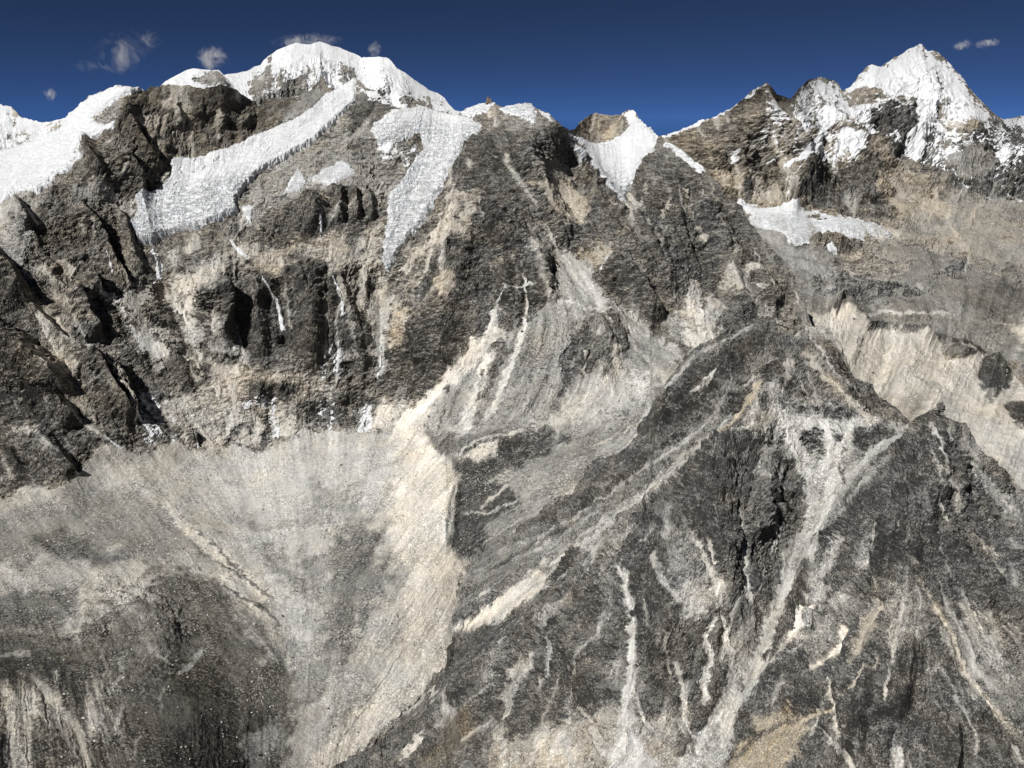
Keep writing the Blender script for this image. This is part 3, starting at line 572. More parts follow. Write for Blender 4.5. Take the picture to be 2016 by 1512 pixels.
 rg(-45, '1350,370 1365,430 1400,500', 22, 22), rg(-50, '745,540 745,740', 28, 28), rg(-40, '548,550 560,690', 16, 16), rg(-30, '660,540 680,640', 14, 14), rg(-40, '298,485 330,590 395,720', 25, 25),
 rg(30, '905,905 960,872 1080,842 1200,790', 30, 30), rg(18, '905,940 895,1020 890,1075', 22, 10), rg(22, '950,1000 1060,930 1170,900', 25, 25),
 rg(24, '200,1080 350,1150 480,1230 570,1340', 90, 50), rg(25, '150,1200 300,1215 330,1290', 60, 60), rg(-9, '60,1330 150,1440 180,1530', 30, 30), rg(-7, '48,1350 60,1512', 24, 24), rg(-9, '5,1345 30,1530', 24, 24),
]
build_sheet('M', np.arange(-170, 1662, 2.0), curve(M_TOP), m_bot, 740, M_CTRL, M_FLOW, dict(r=.85, t=.27, w=.38, b=.8, gg=1.2, tb=.045), M_OPS, relief_main(20, 14, 4.5, 240), 1.0, (38, 900), 11, .3, 2.8)

# ================================================================== DARK SPUR in front, right
A_CTRL = [(560,1600,1700),(645,1512,1870),(742,1456,2000),(826,1379,2080),(884,1255,2280),(902,1154,2420),(947,1091,2450),(1062,1008,2480),(1145,946,2450),(1235,880,2450),(1284,840,2430),(1316,745,2520),(1403,672,2580),(1490,620,2580),(1564,665,2450),(1628,641,2420),(1680,728,2250),(1743,783,2150),(1799,835,2000),(1851,803,1930),(1920,856,1850),(2016,967,1770),(2200,1110,1620),
(1560,700,2330),(1300,950,2150),(1200,1000,2150),(1400,880,2150),(1500,820,2180),(1550,760,2250),(1380,930,2030),(1250,1050,1930),(1100,1150,2000),(1000,1250,1980),(900,1350,1930),(750,1512,1780),(1450,1000,1830),(1640,960,1950),(1600,1050,1830),(1530,1200,1600),(1430,1350,1430),(1400,1512,1270),(1790,850,1980),(1700,850,2030),(1850,950,1690),(1851,860,1840),(1750,1050,1620),(1850,1100,1520),(2016,1100,1550),(1700,1250,1400),(1850,1300,1300),(2016,1300,1300),(1700,1512,1160),(1900,1512,1120),(2016,1512,1100),(1200,1200,1720),(1300,1250,1560),(1200,1350,1520),(1200,1512,1330),(1000,1400,1720),(1000,1512,1500),(2200,1300,1250),(2200,1640,980),(1500,1640,1100),(1000,1640,1330),(700,1640,1550),(1950,1000,1680),(1650,1000,1790)]
A_FLOW = [(1200,950,-1,.65),(1000,1120,-1,.6),(900,1350,-1,.7),(1400,780,-.9,.7),(1300,900,-1,.6),(1150,1080,-1,.62),(1500,900,-.2,1),(1600,780,.4,1),(1680,800,.8,1),(1450,1050,0,1),(1600,1000,-.4,1),(1700,940,-1,.9),(1500,1200,-.4,1),(1250,1200,0,1),(1100,1350,-.3,1),(1700,1100,-.3,1),(1850,1000,.1,1),(1950,1000,.6,1),(1950,1200,.5,1),(1750,1350,-.3,1),(1900,1400,.4,1),(1500,1450,-.5,1),(800,1450,-1,.7)]
g = lambda pts, w0, w1=None, t=.66, w=.1, h=-10, r=.0: [s(C(r, t + .0, w + .05, b=0), pts, w0 * 1.1, (w1 or w0) * 1.15), rg(h, pts, max(w0, w1 or w0) * 2.3, max(w0, w1 or w0) * 2.3)]
A_OPS = [
 # upper slope facing the basin
 p(C(.55,.30,.12), '1340,715 1490,640 1560,690 1520,800 1440,880 1380,930 1240,1080 1080,1180 900,1260 890,1180 930,1110 1100,1010 1290,850', 14),
 p(C(.95,.15,.15), '1290,840 1300,770 1360,715 1440,700 1480,700 1440,760 1380,800 1360,860 1290,880', 10),
 p(C(.95,.14,.2), '1400,700 1480,645 1540,650 1555,690 1480,690 1430,720', 8),
 p(C(1,.13,.2), '1070,1010 1150,950 1200,900 1280,850 1290,900 1230,960 1160,1010 1100,1060', 10),
 p(C(1,.13,.25), '1440,800 1470,740 1530,690 1560,700 1550,740 1510,780 1500,800 1460,830 1440,830', 7),
 p(C(.1,.22,.1), '910,1190 930,1110 1000,1075 1100,1040 1040,1100 960,1160', 10),
 s(C(.1,.5,.1), '1490,632 1440,665 1370,700 1300,775', 4, 5), s(C(.05,.45,.1), '1550,700 1470,760 1400,830 1330,880 1240,940 1100,1040', 5, 4),
 s(C(.15,.50,1.0), '1500,760 1480,810 1450,850 1420,890 1360,930', 11, 7), s(C(.05,.50,.2), '1380,880 1250,980 1170,1040', 8, 6),
 s(C(0,.66,.18), '1545,770 1505,850 1405,920 1300,985 1240,1020 1180,1070 1100,1110 1060,1125', 13, 19), s(C(.1,.52,.0), '1440,840 1330,930 1250,990 1150,1060', 14, 10),
 s(C(.0,.40,.05), '1290,900 1200,980 1100,1060 1000,1110', 4, 4), s(C(0,.45,.05), '1420,730 1360,780', 6),
 p(C(0,.70,.42), '1065,1118 1085,1135 1075,1165 1040,1190 985,1230 930,1245 885,1240 935,1215 1000,1160', 7),
 s(C(0,.55,.1), '1100,1130 1050,1200 980,1250 900,1290', 4, 4), p(C(.1,.14,.1), '890,1300 920,1240 1000,1220 1080,1170 1100,1140 1120,1150 1060,1220 960,1310 860,1390 760,1470 740,1460 840,1370', 10),
 p(C(1,.13,.1), '1085,1130 1130,1080 1160,1090 1100,1160 1080,1170', 6),
 s(C(.1,.55,.2), '840,1360 820,1390 740,1440 680,1490', 4), s(C(0,.46,.1), '980,1350 940,1380 880,1440', 4), s(C(0,.66,.25), '850,1355 860,1370', 10), s(C(0,.65,.3), '830,1450 795,1490', 12),
 # right face of the upper hill
 p(C(.8,.24,.45), '1590,645 1628,643 1680,730 1710,760 1770,805 1800,840 1740,830 1660,760 1610,700', 8),
 p(C(.45,.40,.35), '1568,690 1600,690 1650,750 1730,830 1700,850 1620,760', 7), s(C(.05,.56,.5), '1580,690 1620,740 1660,780 1720,830', 4, 6), s(C(.05,.5,.1), '1590,655 1640,740 1700,790', 3),
 s(C(.1,.5,.9), '1540,640 1565,660 1570,650', 3), s(C(.2,.75,.2), '1560,650 1568,660', 5),
 p(C(1,.15,.25), '1640,700 1665,690 1700,760 1680,770 1650,740', 6), p(C(1,.13,.3),'1695,765 1730,760 1750,790 1720,800 1700,790',5),
 p(C(.6,.30,.2), '1500,830 1570,700 1620,770 1690,840 1640,850 1560,830', 9), s(C(.05,.5,.3), '1560,700 1550,760 1520,830 1460,890 1390,930', 6, 8), s(C(.05,.5,.3),'1555,710 1590,780 1620,810',4),
 p(C(.25,.64,.05), '1520,800 1560,790 1640,800 1700,830 1790,838 1760,880 1700,930 1640,990 1600,960 1570,900 1530,850', 9),
 p(C(.9,.22,.05,b=1), '1525,790 1600,795 1680,815 1670,830 1600,815 1540,812', 6), p(C(1,.2,.05), '1580,850 1610,840 1620,890 1590,890', 7), p(C(1,.2,.05,b=.6), '1690,850 1740,835 1770,850 1740,880 1680,910 1660,950 1640,940 1660,900', 8), p(C(1,.2,.05), '1640,860 1665,855 1650,890', 6),
 s(C(0,.74,.05), '1600,810 1640,870 1620,930', 6), s(C(0,.7,.1), '1520,800 1560,870 1580,930 1620,950', 5), s(C(0,.74,.1), '1680,830 1640,900', 6), s(C(0,.72,.05), '1740,870 1690,920 1650,980 1620,1020', 8, 12),
 # lower hill
 p(C(1,.13,.1), '1380,930 1440,880 1500,870 1520,850 1540,880 1570,950 1560,1020 1500,1080 1400,1100 1340,1060 1340,980', 9),
 p(C(.95,.14,.1), '1240,1080 1340,960 1400,1050 1420,1150 1380,1200 1300,1180 1240,1250 1140,1200', 12),
 p(C(.95,.14,.08), '1600,1050 1650,980 1760,900 1840,820 1900,850 1960,960 2016,1100 1980,1200 1800,1180 1700,1100 1640,1200 1590,1150', 12),
 p(C(.9,.18,.12), '1500,1290 1650,1150 1750,1100 1760,1250 1700,1350 1640,1400 1540,1400 1460,1380', 14),
 p(C(.55,.34,.25), '1740,1150 1800,1120 1900,1250 1960,1250 2016,1300 2016,1400 1850,1330 1760,1250', 18),
 p(C(.95,.13,.2), '1830,1200 1870,1280 1900,1350 1850,1360 1800,1290', 10), p(C(.9,.15,.2), '1640,1400 1760,1340 1900,1380 2016,1450 2016,1560 1650,1560', 12),
 p(C(.72,.42,.1), '1300,1050 1370,1050 1410,1130 1400,1210 1340,1200 1310,1120', 14), p(C(.5,.62,.15), '1330,1150 1420,1150 1420,1200 1350,1220', 9),
 p(C(.5,.52,.4), '1000,1380 1120,1330 1250,1420 1350,1400 1340,1512 1300,1600 980,1600 960,1480', 16), p(C(.9,.14,.2), '1000,1360 1080,1300 1200,1330 1180,1400 1100,1420 1000,1450', 12),
 p(C(.6,.16,.7), '890,1420 930,1390 940,1450 900,1512 830,1512', 9), p(C(.3,.72,.5), '1060,1460 1100,1440 1140,1480 1130,1512 1050,1512', 9),
 p(C(.3,.44,.95), '1500,1395 1560,1400 1600,1430 1560,1500 1520,1560 1410,1560 1440,1480 1470,1430', 8), s(C(.1,.5,1.), '1560,1440 1600,1410 1640,1395', 6), s(C(1,.15), '1460,1400 1480,1440 1450,1450', 10), s(C(.6,.2,.6),'1440,1500 1500,1440 1560,1420',5),
 p(C(.2,.72,.05), '1590,930 1640,920 1660,960 1620,1030 1590,1050 1580,990', 6), p(C(.25,.6,.08), '1440,1370 1400,1400 1350,1480 1300,1560 1400,1560 1425,1470', 8), p(C(.3,.6,.08), '1210,1440 1240,1400 1260,1450 1300,1500 1280,1560 1190,1560', 8), p(C(.35,.66,.05), '1470,1290 1520,1280 1520,1310 1480,1340', 5), p(C(.4,.6,.1), '1600,1120 1640,1060 1660,1060 1630,1140 1590,1240 1560,1280', 8), p(C(.45,.55,.25), '1640,1170 1690,1160 1680,1220 1620,1290 1590,1300', 8), p(C(.45,.5,.5), '1690,1230 1730,1160 1740,1180 1710,1260 1670,1300', 7), p(C(.5,.5,.2), '1750,1180 1790,1150 1790,1230 1760,1290 1745,1240', 7), p(C(.4,.55,.15), '1550,1290 1600,1240 1620,1200 1640,1230 1570,1310', 7), p(C(.3,.6,.1), '1010,1330 1050,1290 1060,1300 1020,1350 1000,1400 990,1380', 6),
 s(C(.1,.62,.2), '1160,1430 1200,1500', 9), s(C(.1,.6,.2), '1100,1440 1130,1520', 9), s(C(.15,.6,.3), '1330,1300 1350,1380 1345,1450', 8), s(C(.1,.6,.1), '1290,1100 1310,1150 1345,1190', 8), s(C(.1,.66,.2), '1370,1060 1400,1130 1420,1180', 7), s(C(.2,.55,.1), '1840,830 1860,900 1870,980', 4), s(C(.2,.5,.3), '1890,1180 1930,1260 1990,1340', 12), s(C(.2,.48,.3), '1860,1240 1890,1300 1930,1390', 12),
 *g('1620,905 1612,980 1585,1035 1562,1075 1552,1130 1525,1195 1490,1290 1440,1385 1412,1465 1380,1560', 7, 19, .60, .1, -26),
 *g('1232,1105 1230,1150 1238,1230 1239,1300 1228,1365 1222,1420 1230,1530', 9, 8, .66, .05, -14), s(C(0,.66,.0), '1240,1310 1235,1360', 13), p(C(.15,.72,.05), '1200,1470 1240,1440 1270,1470 1260,1530 1200,1530', 8),
 *g('1458,1000 1466,1060 1469,1126 1478,1190', 4, 9, .58), *g('1517,1004 1538,1050 1530,1090', 3, 7, .6), *g('1420,1195 1392,1247 1398,1300 1385,1340 1392,1390', 6, 9, .72), *g('1420,1195 1430,1260 1445,1290', 3, 8, .68),
 *g('1601,1181 1575,1220 1540,1265', 5, 9, .74, .3), *g('1667,1230 1650,1270 1610,1300 1598,1315', 6, 6, .68, .5), *g('1729,1042 1722,1077 1694,1115', 5, 4, .58, .2), *g('1781,1171 1764,1230 1757,1282 1743,1351 1740,1404', 4, 5, .56, .2),
 *g('1740,1180 1700,1240 1680,1290', 5, 5, .5, .6), *g('1802,1122 1837,1178 1872,1247 1899,1320 1958,1393 2014,1456', 6, 8, .48, .6), *g('1851,987 1872,1029', 6, 4, .5), *g('1924,1039 1960,1090 1971,1125', 6, 3, .46, .3), *g('1625,1327 1639,1386 1646,1449', 3, 8, .62, .3), *g('1615,1435 1663,1484 1690,1530', 3, 10, .6, .2),
 *g('1764,1463 1778,1530', 10, 12, .56, .1), *g('1726,1293 1698,1334 1649,1369', 4, 4, .52, .5), *g('1337,1404 1368,1452 1372,1490', 4, 4, .6), *g('1051,1293 1010,1334 994,1397 980,1430', 7, 7, .54, .2), *g('1088,1270 1072,1334', 4, 3, .5), *g('985,1440 990,1520', 5, 9, .62, .1), *g('1130,1385 1165,1420 1190,1473', 4, 5, .52, .3), *g('1242,1345 1260,1404 1294,1449', 3, 4, .5, .2), *g('1120,1410 1060,1450', 3, 4, .5, .3),
 *g('1835,890 1850,950', 3, 7, .46), *g('1910,900 1960,960 2016,1020', 7, 10, .44, .0), *g('1300,1040 1270,1080', 4, 4, .55), *g('1395,1065 1410,1120', 3, 6, .62, .3), *g('1980,1200 2016,1250', 8, 9, .46, .3), *g('1990,1460 2016,1500',4,5,.5), *g('1330,1220 1310,1280 1320,1340',3,4,.5,.2), *g('1480,940 1500,900',3,3,.45), *g('1200,1060 1190,1110 1170,1150',4,3,.5,.1), *g('1270,1180 1280,1240',3,4,.42,.2),
 s(C(0,.62,.02), '1795,848 1740,885 1700,925 1650,985 1615,1040 1590,1090', 7, 10), s(C(.1,.4,.05), '1760,900 1700,960 1640,1040', 5, 5),
 s(C(0,.62,.3), '1500,1320 1540,1270 1580,1230', 7, 5), s(C(0,.6,.3), '1460,1340 1500,1300', 8), s(C(0,.7,.1), '1440,1380 1400,1420 1340,1500', 8, 10), s(C(.1,.6,.1), '1490,1310 1530,1300', 9),
 # relief
 rg(22, '1560,705 1515,800 1498,850 1395,935 1350,955 1240,1045 1180,1092 1110,1135', 60, 30), rg(14, '1851,815 1785,872 1705,948 1645,1022 1605,1095', 40, 26), rg(30, '1700,1180 1650,1240 1580,1300 1510,1340', 30, 12), rg(26, '1800,1380 1740,1400 1690,1440 1640,1500', 30, 12),
 rg(40, '1490,625 1400,690 1300,790', 40, 30), rg(45, '1560,690 1510,790 1400,920 1250,1060 1140,1160 960,1320 820,1440', 60, 70), rg(40, '1460,640 1450,760 1440,830', 50, 14), rg(30, '1600,650 1650,740 1720,800', 40, 24),
 rg(40, '1860,820 1830,950 1790,1080 1780,1180', 40, 45), rg(35, '1740,1010 1735,1090 1730,1180', 26, 9), rg(34, '1785,1020 1780,1080 1765,1140', 20, 9), rg(28, '1800,1250 1790,1350 1770,1420', 25, 14), rg(30, '1710,1300 1705,1400 1700,1480', 30, 9), rg(36, '1590,1100 1580,1160 1565,1200', 30, 10), rg(30, '1560,1200 1610,1210 1620,1250', 20, 12),
 rg(30, '1400,1000 1430,1100 1440,1180', 50, 40), rg(34, '1520,880 1500,980 1500,1060', 40, 40), rg(30, '1300,1080 1300,1200 1310,1300', 50, 30), rg(30, '1340,1240 1350,1340', 30, 30), rg(30, '1100,1200 1150,1290 1180,1380', 60, 40), rg(30, '1560,1330 1600,1380 1540,1400', 40, 20), rg(26, '1880,1420 1890,1480 1880,1540', 30, 10), rg(30, '1660,1180 1690,1160 1650,1230', 20, 12), rg(35, '1980,1050 2050,1200', 40, 30), rg(-20,'1300,1070 1260,1130',12,12),
]
build_sheet('A', np.arange(590, 2212, 2.0), curve(A_TOP), lambda x: np.full(np.shape(x), 1660.0), 420, A_CTRL, A_FLOW, dict(r=.84, t=.19, w=.2, b=.4, gg=.85), A_OPS, relief_main(24, 9, 2.4, 110), 0.6, (36, 500), 31, .5, 5.0)

# ================================================================== VALLEY AND MOUNTAINS AT THE RIGHT, BEHIND
R_TOP = P_('1200,330 1250,310 1300,268 1330,258 1385,236 1400,232 1440,212 1475,185 1490,171 1508,162 1520,172 1530,184 1556,196 1575,172 1590,157 1612,151 1640,156 1652,165 1658,180 1675,170 1690,150 1705,134 1716,128 1735,131 1742,126 1790,98 1808,88 1814,86 1826,98 1845,101 1870,127 1890,147 1905,170 1921,187 1945,210 1960,226 1975,235 2016,228 2100,235 2250,250')
R_CTRL = [(1250,330,7500),(1310,262,7500),(1400,215,7500),(1508,163,7500),(1555,195,7900),(1610,152,8500),(1655,175,8600),(1700,130,8800),(1813,88,9200),(1890,155,9000),(1960,225,8800),(2016,230,9200),(2200,260,9200),(1480,395,6900),(1400,330,7200),(1600,412,6800),(1740,432,6500),(1600,330,7400),(1700,300,7700),(1850,400,6900),(2016,380,7400),(1900,300,8000),(1800,250,8300),(1600,250,7800),(1500,450,6300),(1650,470,6100),(1650,560,5300),(1500,560,5000),(1800,500,5800),(2016,450,6200),(1900,600,4900),(2016,600,4900),(2016,560,5300),(1560,610,4600),(1640,600,4700),(1700,650,4450),(1800,670,4350),(1870,700,4200),(1940,740,4050),(1700,720,4100),(1780,830,3450),(1900,850,3350),(2016,950,3000),(2016,820,3500),(2200,900,3100),(2200,600,4800),(1640,780,3700),(1550,650,4250),(1720,630,4750),(1400,450,6500),(1400,700,4300),(1850,900,3250),(2000,700,4300)]
R_FLOW = [(1500,350,.3,1),(1350,300,.6,1),(1700,200,.3,1),(1800,180,0,1),(1850,250,.3,1),(1650,400,0,1),(1900,420,-.3,1),(1980,450,-.7,1),(1600,500,.5,1),(1750,520,1,.2),(1700,750,-.4,1),(1800,780,-.6,1),(1900,800,-.4,1),(2000,850,-.4,1),(1600,650,-.3,1),(1620,300,-.2,1),(1700,340,.9,.6)]
R_OPS = [
 p(dict(s=.45), '1300,430 2300,380 2300,620 1300,600', 30), p(dict(s=.8), '1480,620 2300,620 2300,1100 1480,1000', 20),
 # far peaks: snow through rock
 p(C(.8,.34,.6,b=.9,n=.22), '1300,268 1400,232 1508,162 1556,196 1620,300 1620,380 1560,420 1450,390 1350,310', 8),
 p(dict(n=.34), '1500,190 1560,200 1640,240 1700,300 1700,350 1620,350 1560,330 1500,290', 10), p(dict(n=.06), '1300,275 1400,240 1440,230 1480,240 1460,300 1470,360 1440,380 1350,320', 8),
 p(C(.8,.25,.3,n=.34), '1556,196 1590,157 1640,156 1660,180 1680,230 1640,250 1580,230', 6), p(dict(n=.6), '1605,155 1625,160 1632,190 1615,195', 4),
 p(C(.4,.5,.5,n=.55), '1640,210 1700,200 1740,200 1780,250 1760,280 1720,270 1680,250', 10),
 p(C(.6,.55,.3,n=.95), '1660,180 1690,150 1716,128 1742,126 1808,88 1826,98 1870,127 1921,187 1925,205 1890,215 1850,205 1835,240 1870,255 1900,280 1885,285 1850,265 1815,275 1800,310 1780,310 1790,250 1770,200 1740,190 1700,170 1670,178', 8),
 s(C(1,.25,.5,n=.3), '1815,92 1825,115 1840,150 1850,200', 4, 7), s(dict(n=.55), '1745,130 1770,160 1790,200', 8), p(C(.4,.5,.4,n=.64), '1840,205 1920,205 1960,230 1900,250 1850,240', 7), s(C(.9,.2,.4,n=.2),'1895,160 1925,195 1960,228',4,6),
 p(C(1,.12,.05,n=.18), '1700,250 1720,215 1790,215 1800,250 1785,280 1790,310 1760,310 1700,275', 6), p(dict(n=.95), '1780,290 1800,260 1850,262 1880,275 1902,270 1900,282 1870,275 1850,290 1840,330 1815,310 1790,312', 5), p(dict(n=.55), '1755,205 1790,225 1775,235', 4),
 p(C(1,.13,.05,n=.37), '1800,300 1830,265 1880,285 1960,235 2050,240 2050,400 1960,380 1880,380 1830,350', 10), p(dict(n=.9), '1775,280 1815,285 1812,300 1790,312', 4), p(dict(n=.62), '1960,285 2016,290 2016,320 1970,315', 6), p(dict(n=.65), '1965,228 2050,226 2050,262 1990,250', 5),
 p(C(.1,.4,.2,n=.1), '1850,330 1900,300 1960,290 1960,340 1880,365', 8), s(dict(n=.7), '1838,270 1845,330 1880,365', 2),
 s(dict(n=.96), '1300,268 1385,235 1420,222 1475,186 1508,163', 7, 3), s(dict(n=.9), '1625,232 1660,250 1700,278 1745,292 1762,305', 8, 4), s(dict(n=1.), '1625,232 1607,280 1580,320 1562,352', 11, 8), p(dict(n=.95), '1535,352 1560,325 1590,300 1615,290 1632,325 1620,335 1590,338 1570,350', 5), p(dict(n=.7), '1560,225 1600,215 1590,260 1560,290', 6), p(dict(n=.75), '1640,270 1690,285 1700,310 1660,305 1640,320', 5), p(dict(n=.70), '1500,335 1530,310 1515,335', 3), p(dict(n=.7), '1600,160 1625,162 1640,205 1620,200', 5),
 s(dict(n=.75), '1440,305 1440,330', 6), s(dict(n=.7), '1545,380 1560,362', 4), p(dict(n=.55), '1690,340 1710,320 1720,350 1700,355', 5), s(dict(n=.8),'1660,200 1690,240 1700,262',6), p(dict(n=.68), '1500,200 1512,205 1530,235 1515,230', 4),
 p(C(.9,.20,.3,n=.04,b=.6), '1560,360 1620,330 1700,320 1780,320 1840,330 1870,380 1830,430 1740,430 1650,415 1570,400', 9),
 p(C(.5,.42,.75,n=.03), '1720,330 1800,320 1850,370 1860,440 1780,430 1720,380', 12), p(C(.9,.16,.05), '1870,370 1960,380 2040,370 2040,385 1950,390 1880,385', 5),
 p(C(.08,.48,.75), '1420,330 1470,370 1540,400 1590,425 1480,410 1400,360', 8), p(C(.0,.6,.45), '1535,410 1545,375 1565,405', 4), p(C(.9,.22,.1), '1460,375 1478,368 1478,400 1465,395', 4), p(C(.02,.56,.5), '1460,340 1490,360 1520,405 1480,400', 5),
 # valley
 p(C(.08,.38,.45), '1760,440 1860,430 1870,385 1960,390 2040,385 2250,390 2250,560 2016,560 1950,520 1850,470 1780,470', 10), s(C(.0,.5,.7), '1840,380 1870,440 1900,500', 5, 8), s(C(.02,.5,.7), '1930,400 1900,450', 6), p(C(.4,.3,.4), '1980,410 2040,400 2040,450 1990,440', 10),
 p(C(.06,.29,.28), '1400,410 1500,420 1700,475 1800,480 2000,540 2250,560 2250,760 2000,720 1870,700 1700,640 1500,600 1400,560', 12),
 p(C(.0,.46,.02), '1490,440 1560,470 1640,520 1690,590 1640,600 1560,550 1500,480', 12),
 p(C(.75,.35,.5,b=.5), '1585,472 1640,462 1700,470 1680,485 1640,492 1600,492', 5), p(C(.55,.42,.4,b=.8), '1660,500 1740,485 1800,510 1780,540 1720,560 1640,540', 10), p(C(.7,.26,.1,b=.8), '1600,550 1680,545 1760,560 1750,590 1680,600 1610,575', 9), p(C(.7,.26,.1,b=.6), '1850,530 1900,510 1920,520 1880,545 1850,545', 6), p(C(.65,.3,.15,b=.8), '1780,560 1840,550 1830,575 1790,580', 7),
 p(C(.03,.2,.4), '1880,560 1980,540 2060,560 2050,600 1950,620 1900,600', 16), s(C(0,.55,.2), '1700,610 1800,615 1880,620', 3, 4), p(C(.0,.55,.35), '1980,640 2060,620 2060,680 2010,670', 8),
 p(C(.0,.13,.2), '1632,615 1652,594 1690,635 1750,655 1760,662 1710,665 1690,640 1660,625 1640,630', 2), p(C(.0,.14,.2), '1740,640 1800,650 1850,660 1865,668 1830,674 1790,670 1755,664', 3), p(C(0,.13,.3), '1862,688 1885,694 1905,702 1922,716 1890,712 1864,706', 2),
 # moraine slopes
 p(C(0,.61,.42), '1480,620 1560,612 1640,618 1662,612 1690,640 1700,660 1740,665 1800,672 1850,672 1862,705 1890,715 1940,710 2000,740 2050,800 2050,1000 1700,1000 1640,760 1600,660', 2),
 s(C(0,.46,.25), '1632,618 1628,660 1640,700', 4, 5), s(C(0,.50,.3), '1755,662 1750,680 1730,720', 5, 2), s(C(0,.58,.3), '1940,705 1900,740 1870,790', 3), s(C(0,.56,.35), '1770,668 1790,690', 6, 3),s(C(0,.62,.3), '1840,700 1830,730', 2.5),
 p(C(.2,.07,.2), '1922,740 1935,705 1975,705 1995,740 1985,760 1960,790 1950,770 1935,765', 4), p(C(.2,.09,.3), '1970,800 2000,790 2040,800 2040,850 2010,850 1990,830', 5), p(C(.05,.32,.2), '1990,690 2060,700 2060,760 2010,740', 8), s(C(0,.30,.3), '1945,770 1955,800', 4),
 p(C(.02,.08,.5), '1872,672 1900,668 1930,675 1950,690 1900,692', 3), s(C(0,.5,.3), '1895,678 1925,684', 3),
 p(C(0,.50,.2), '1960,900 2050,860 2050,1000 1960,960', 12),
 # relief
 rg(260, '1508,163 1560,300 1600,400', 120, 60), rg(150, '1813,90 1825,200 1800,300', 120, 60), rg(120, '1610,152 1640,240 1700,290 1770,310', 60, 50), rg(100, '1700,132 1740,210 1790,300', 60, 40), rg(100, '1400,235 1460,330 1470,400', 60, 40), rg(100, '1920,200 1900,300 1850,380', 60, 60), rg(100,'1700,320 1720,400',60,50),
 rg(85, '1632,612 1652,596 1700,648 1760,664 1850,672', 22, 12), rg(40, '1632,615 1652,594', 14, 10), rg(70, '1862,690 1920,712 1990,740', 20, 12), rg(22, '1690,660 1660,740', 14, 14), rg(25, '1800,680 1760,770', 30, 30), rg(22, '1860,710 1830,800', 24, 24), rg(-25, '1750,665 1720,760', 14, 14), rg(-18, '1910,680 1912,683', 28, 28), rg(50,'1955,705 1960,780',25,25), rg(60,'1590,480 1700,480',16,10), rg(40,'1620,560 1740,575',18,14),
]
build_sheet('R', np.arange(1210, 2232, 2.4), curve(R_TOP), lambda x: np.minimum(A_CREST(x) + 60, 1150), 420, R_CTRL, R_FLOW, dict(r=.72, t=.40, w=.6, b=.6), R_OPS, relief_main(55, 26, 15, 330), 1.7, (38, 1600), 51, .12, 2.2)

# ================================================================== SNOW SUMMIT, DOME, FAR LEFT PEAK
def relief_snow(S, P, far):
    q = P.copy(); q[:, 2] *= 0.5
    big = ridged(q / 380, 5, 0.5) - 0.9; fine = fbm(P / 45, 4, 0.6)
    S['relraw'] = np.clip(big * 0.9 + 0.35 * S['l2'] + 0.3 * fine, -1, 1)
    k = 0.35 + 0.65 * np.clip(S['wob'] + 0.5, 0, 1)
    return 34 * big + 24 * S['l3'] + 34 * S['l2'] * k + 12 * S['l1'] * k + 7 * fine
S_TOP = P_('400,170 430,152 445,147 489,138 500,131 513,129 520,118 528,110 545,98 558,93 584,85 605,88 629,82 653,91 668,94 686,101 700,105 712,113 735,113 760,114 770,121 781,135 800,146 817,159 846,177 862,183 876,192 884,205 894,216 906,219 920,228 960,235')
S_CTRL = [(400,170,7400),(445,147,7500),(513,129,7700),(558,93,7900),(629,82,8000),(712,113,7900),(760,114,7800),(846,177,7600),(906,219,7400),(960,235,7300),(420,260,6600),(500,260,6600),(600,260,6700),(700,260,6800),(800,260,6800),(950,280,6900),(600,170,7300),(700,180,7350),(520,190,7150),(800,200,7250)]
S_FLOW = [(450,180,.1,1),(550,150,-.2,1),(620,130,0,1),(700,150,.15,1),(760,170,.2,1),(850,220,.25,1),(500,220,.1,1)]
S_OPS = [p(C(.8,.30,.25,n=.40), '500,150 528,118 600,125 700,130 720,150 700,200 620,200 560,230 500,240 470,190', 12), p(dict(n=.30), '505,180 540,150 590,130 640,140 600,170 570,200 520,215', 10), p(dict(n=.34), '640,110 680,120 700,140 700,165 660,160 640,140', 9),
 p(dict(n=.95), '540,105 640,90 640,110 600,118 590,160 570,170 565,130', 7), p(dict(n=.42), '700,115 725,125 700,160 715,180 690,170', 7), p(C(.9,.3,.3,n=.4), '522,112 545,100 555,104 530,120', 4), p(dict(n=.55), '750,150 800,190 860,210 880,225 800,220 740,190', 10),
 p(dict(n=.35), '790,205 840,190 870,205 850,225 800,225', 6), p(dict(n=.4), '560,200 600,180 640,180 600,215 540,230', 7), rg(90,'629,84 625,150 600,230',60,45), rg(90,'690,103 690,180 680,240',45,30), rg(80,'560,95 520,180 510,240',60,40), rg(80,'765,116 790,180 800,240',50,40), rg(-70,'655,100 655,170',25,25)]
build_sheet('S', np.arange(400, 961, 1.9), curve(S_TOP), lambda x: np.full(np.shape(x), 290.0), 110, S_CTRL, S_FLOW, dict(r=.8, t=.35, w=.2, b=.2, n=.74), S_OPS, relief_snow, 1.8, (35, 2000), 71, .08, .9)
D_TOP = P_('250,230 290,195 315,170 325,160 352,146 367,138 380,135 404,137 431,138 440,147 447,154 470,185 500,230')
D_CTRL = [(250,230,6100),(315,168,6200),(380,136,6300),(431,138,6300),(500,230,6100),(300,260,5700),(400,260,5800),(500,260,5800),(400,180,6050)]
D_OPS = [p(C(.9,.32,.05,n=.12), '372,155 395,143 412,138 432,140 446,152 452,172 440,168 420,170 400,166 380,160', 4)]
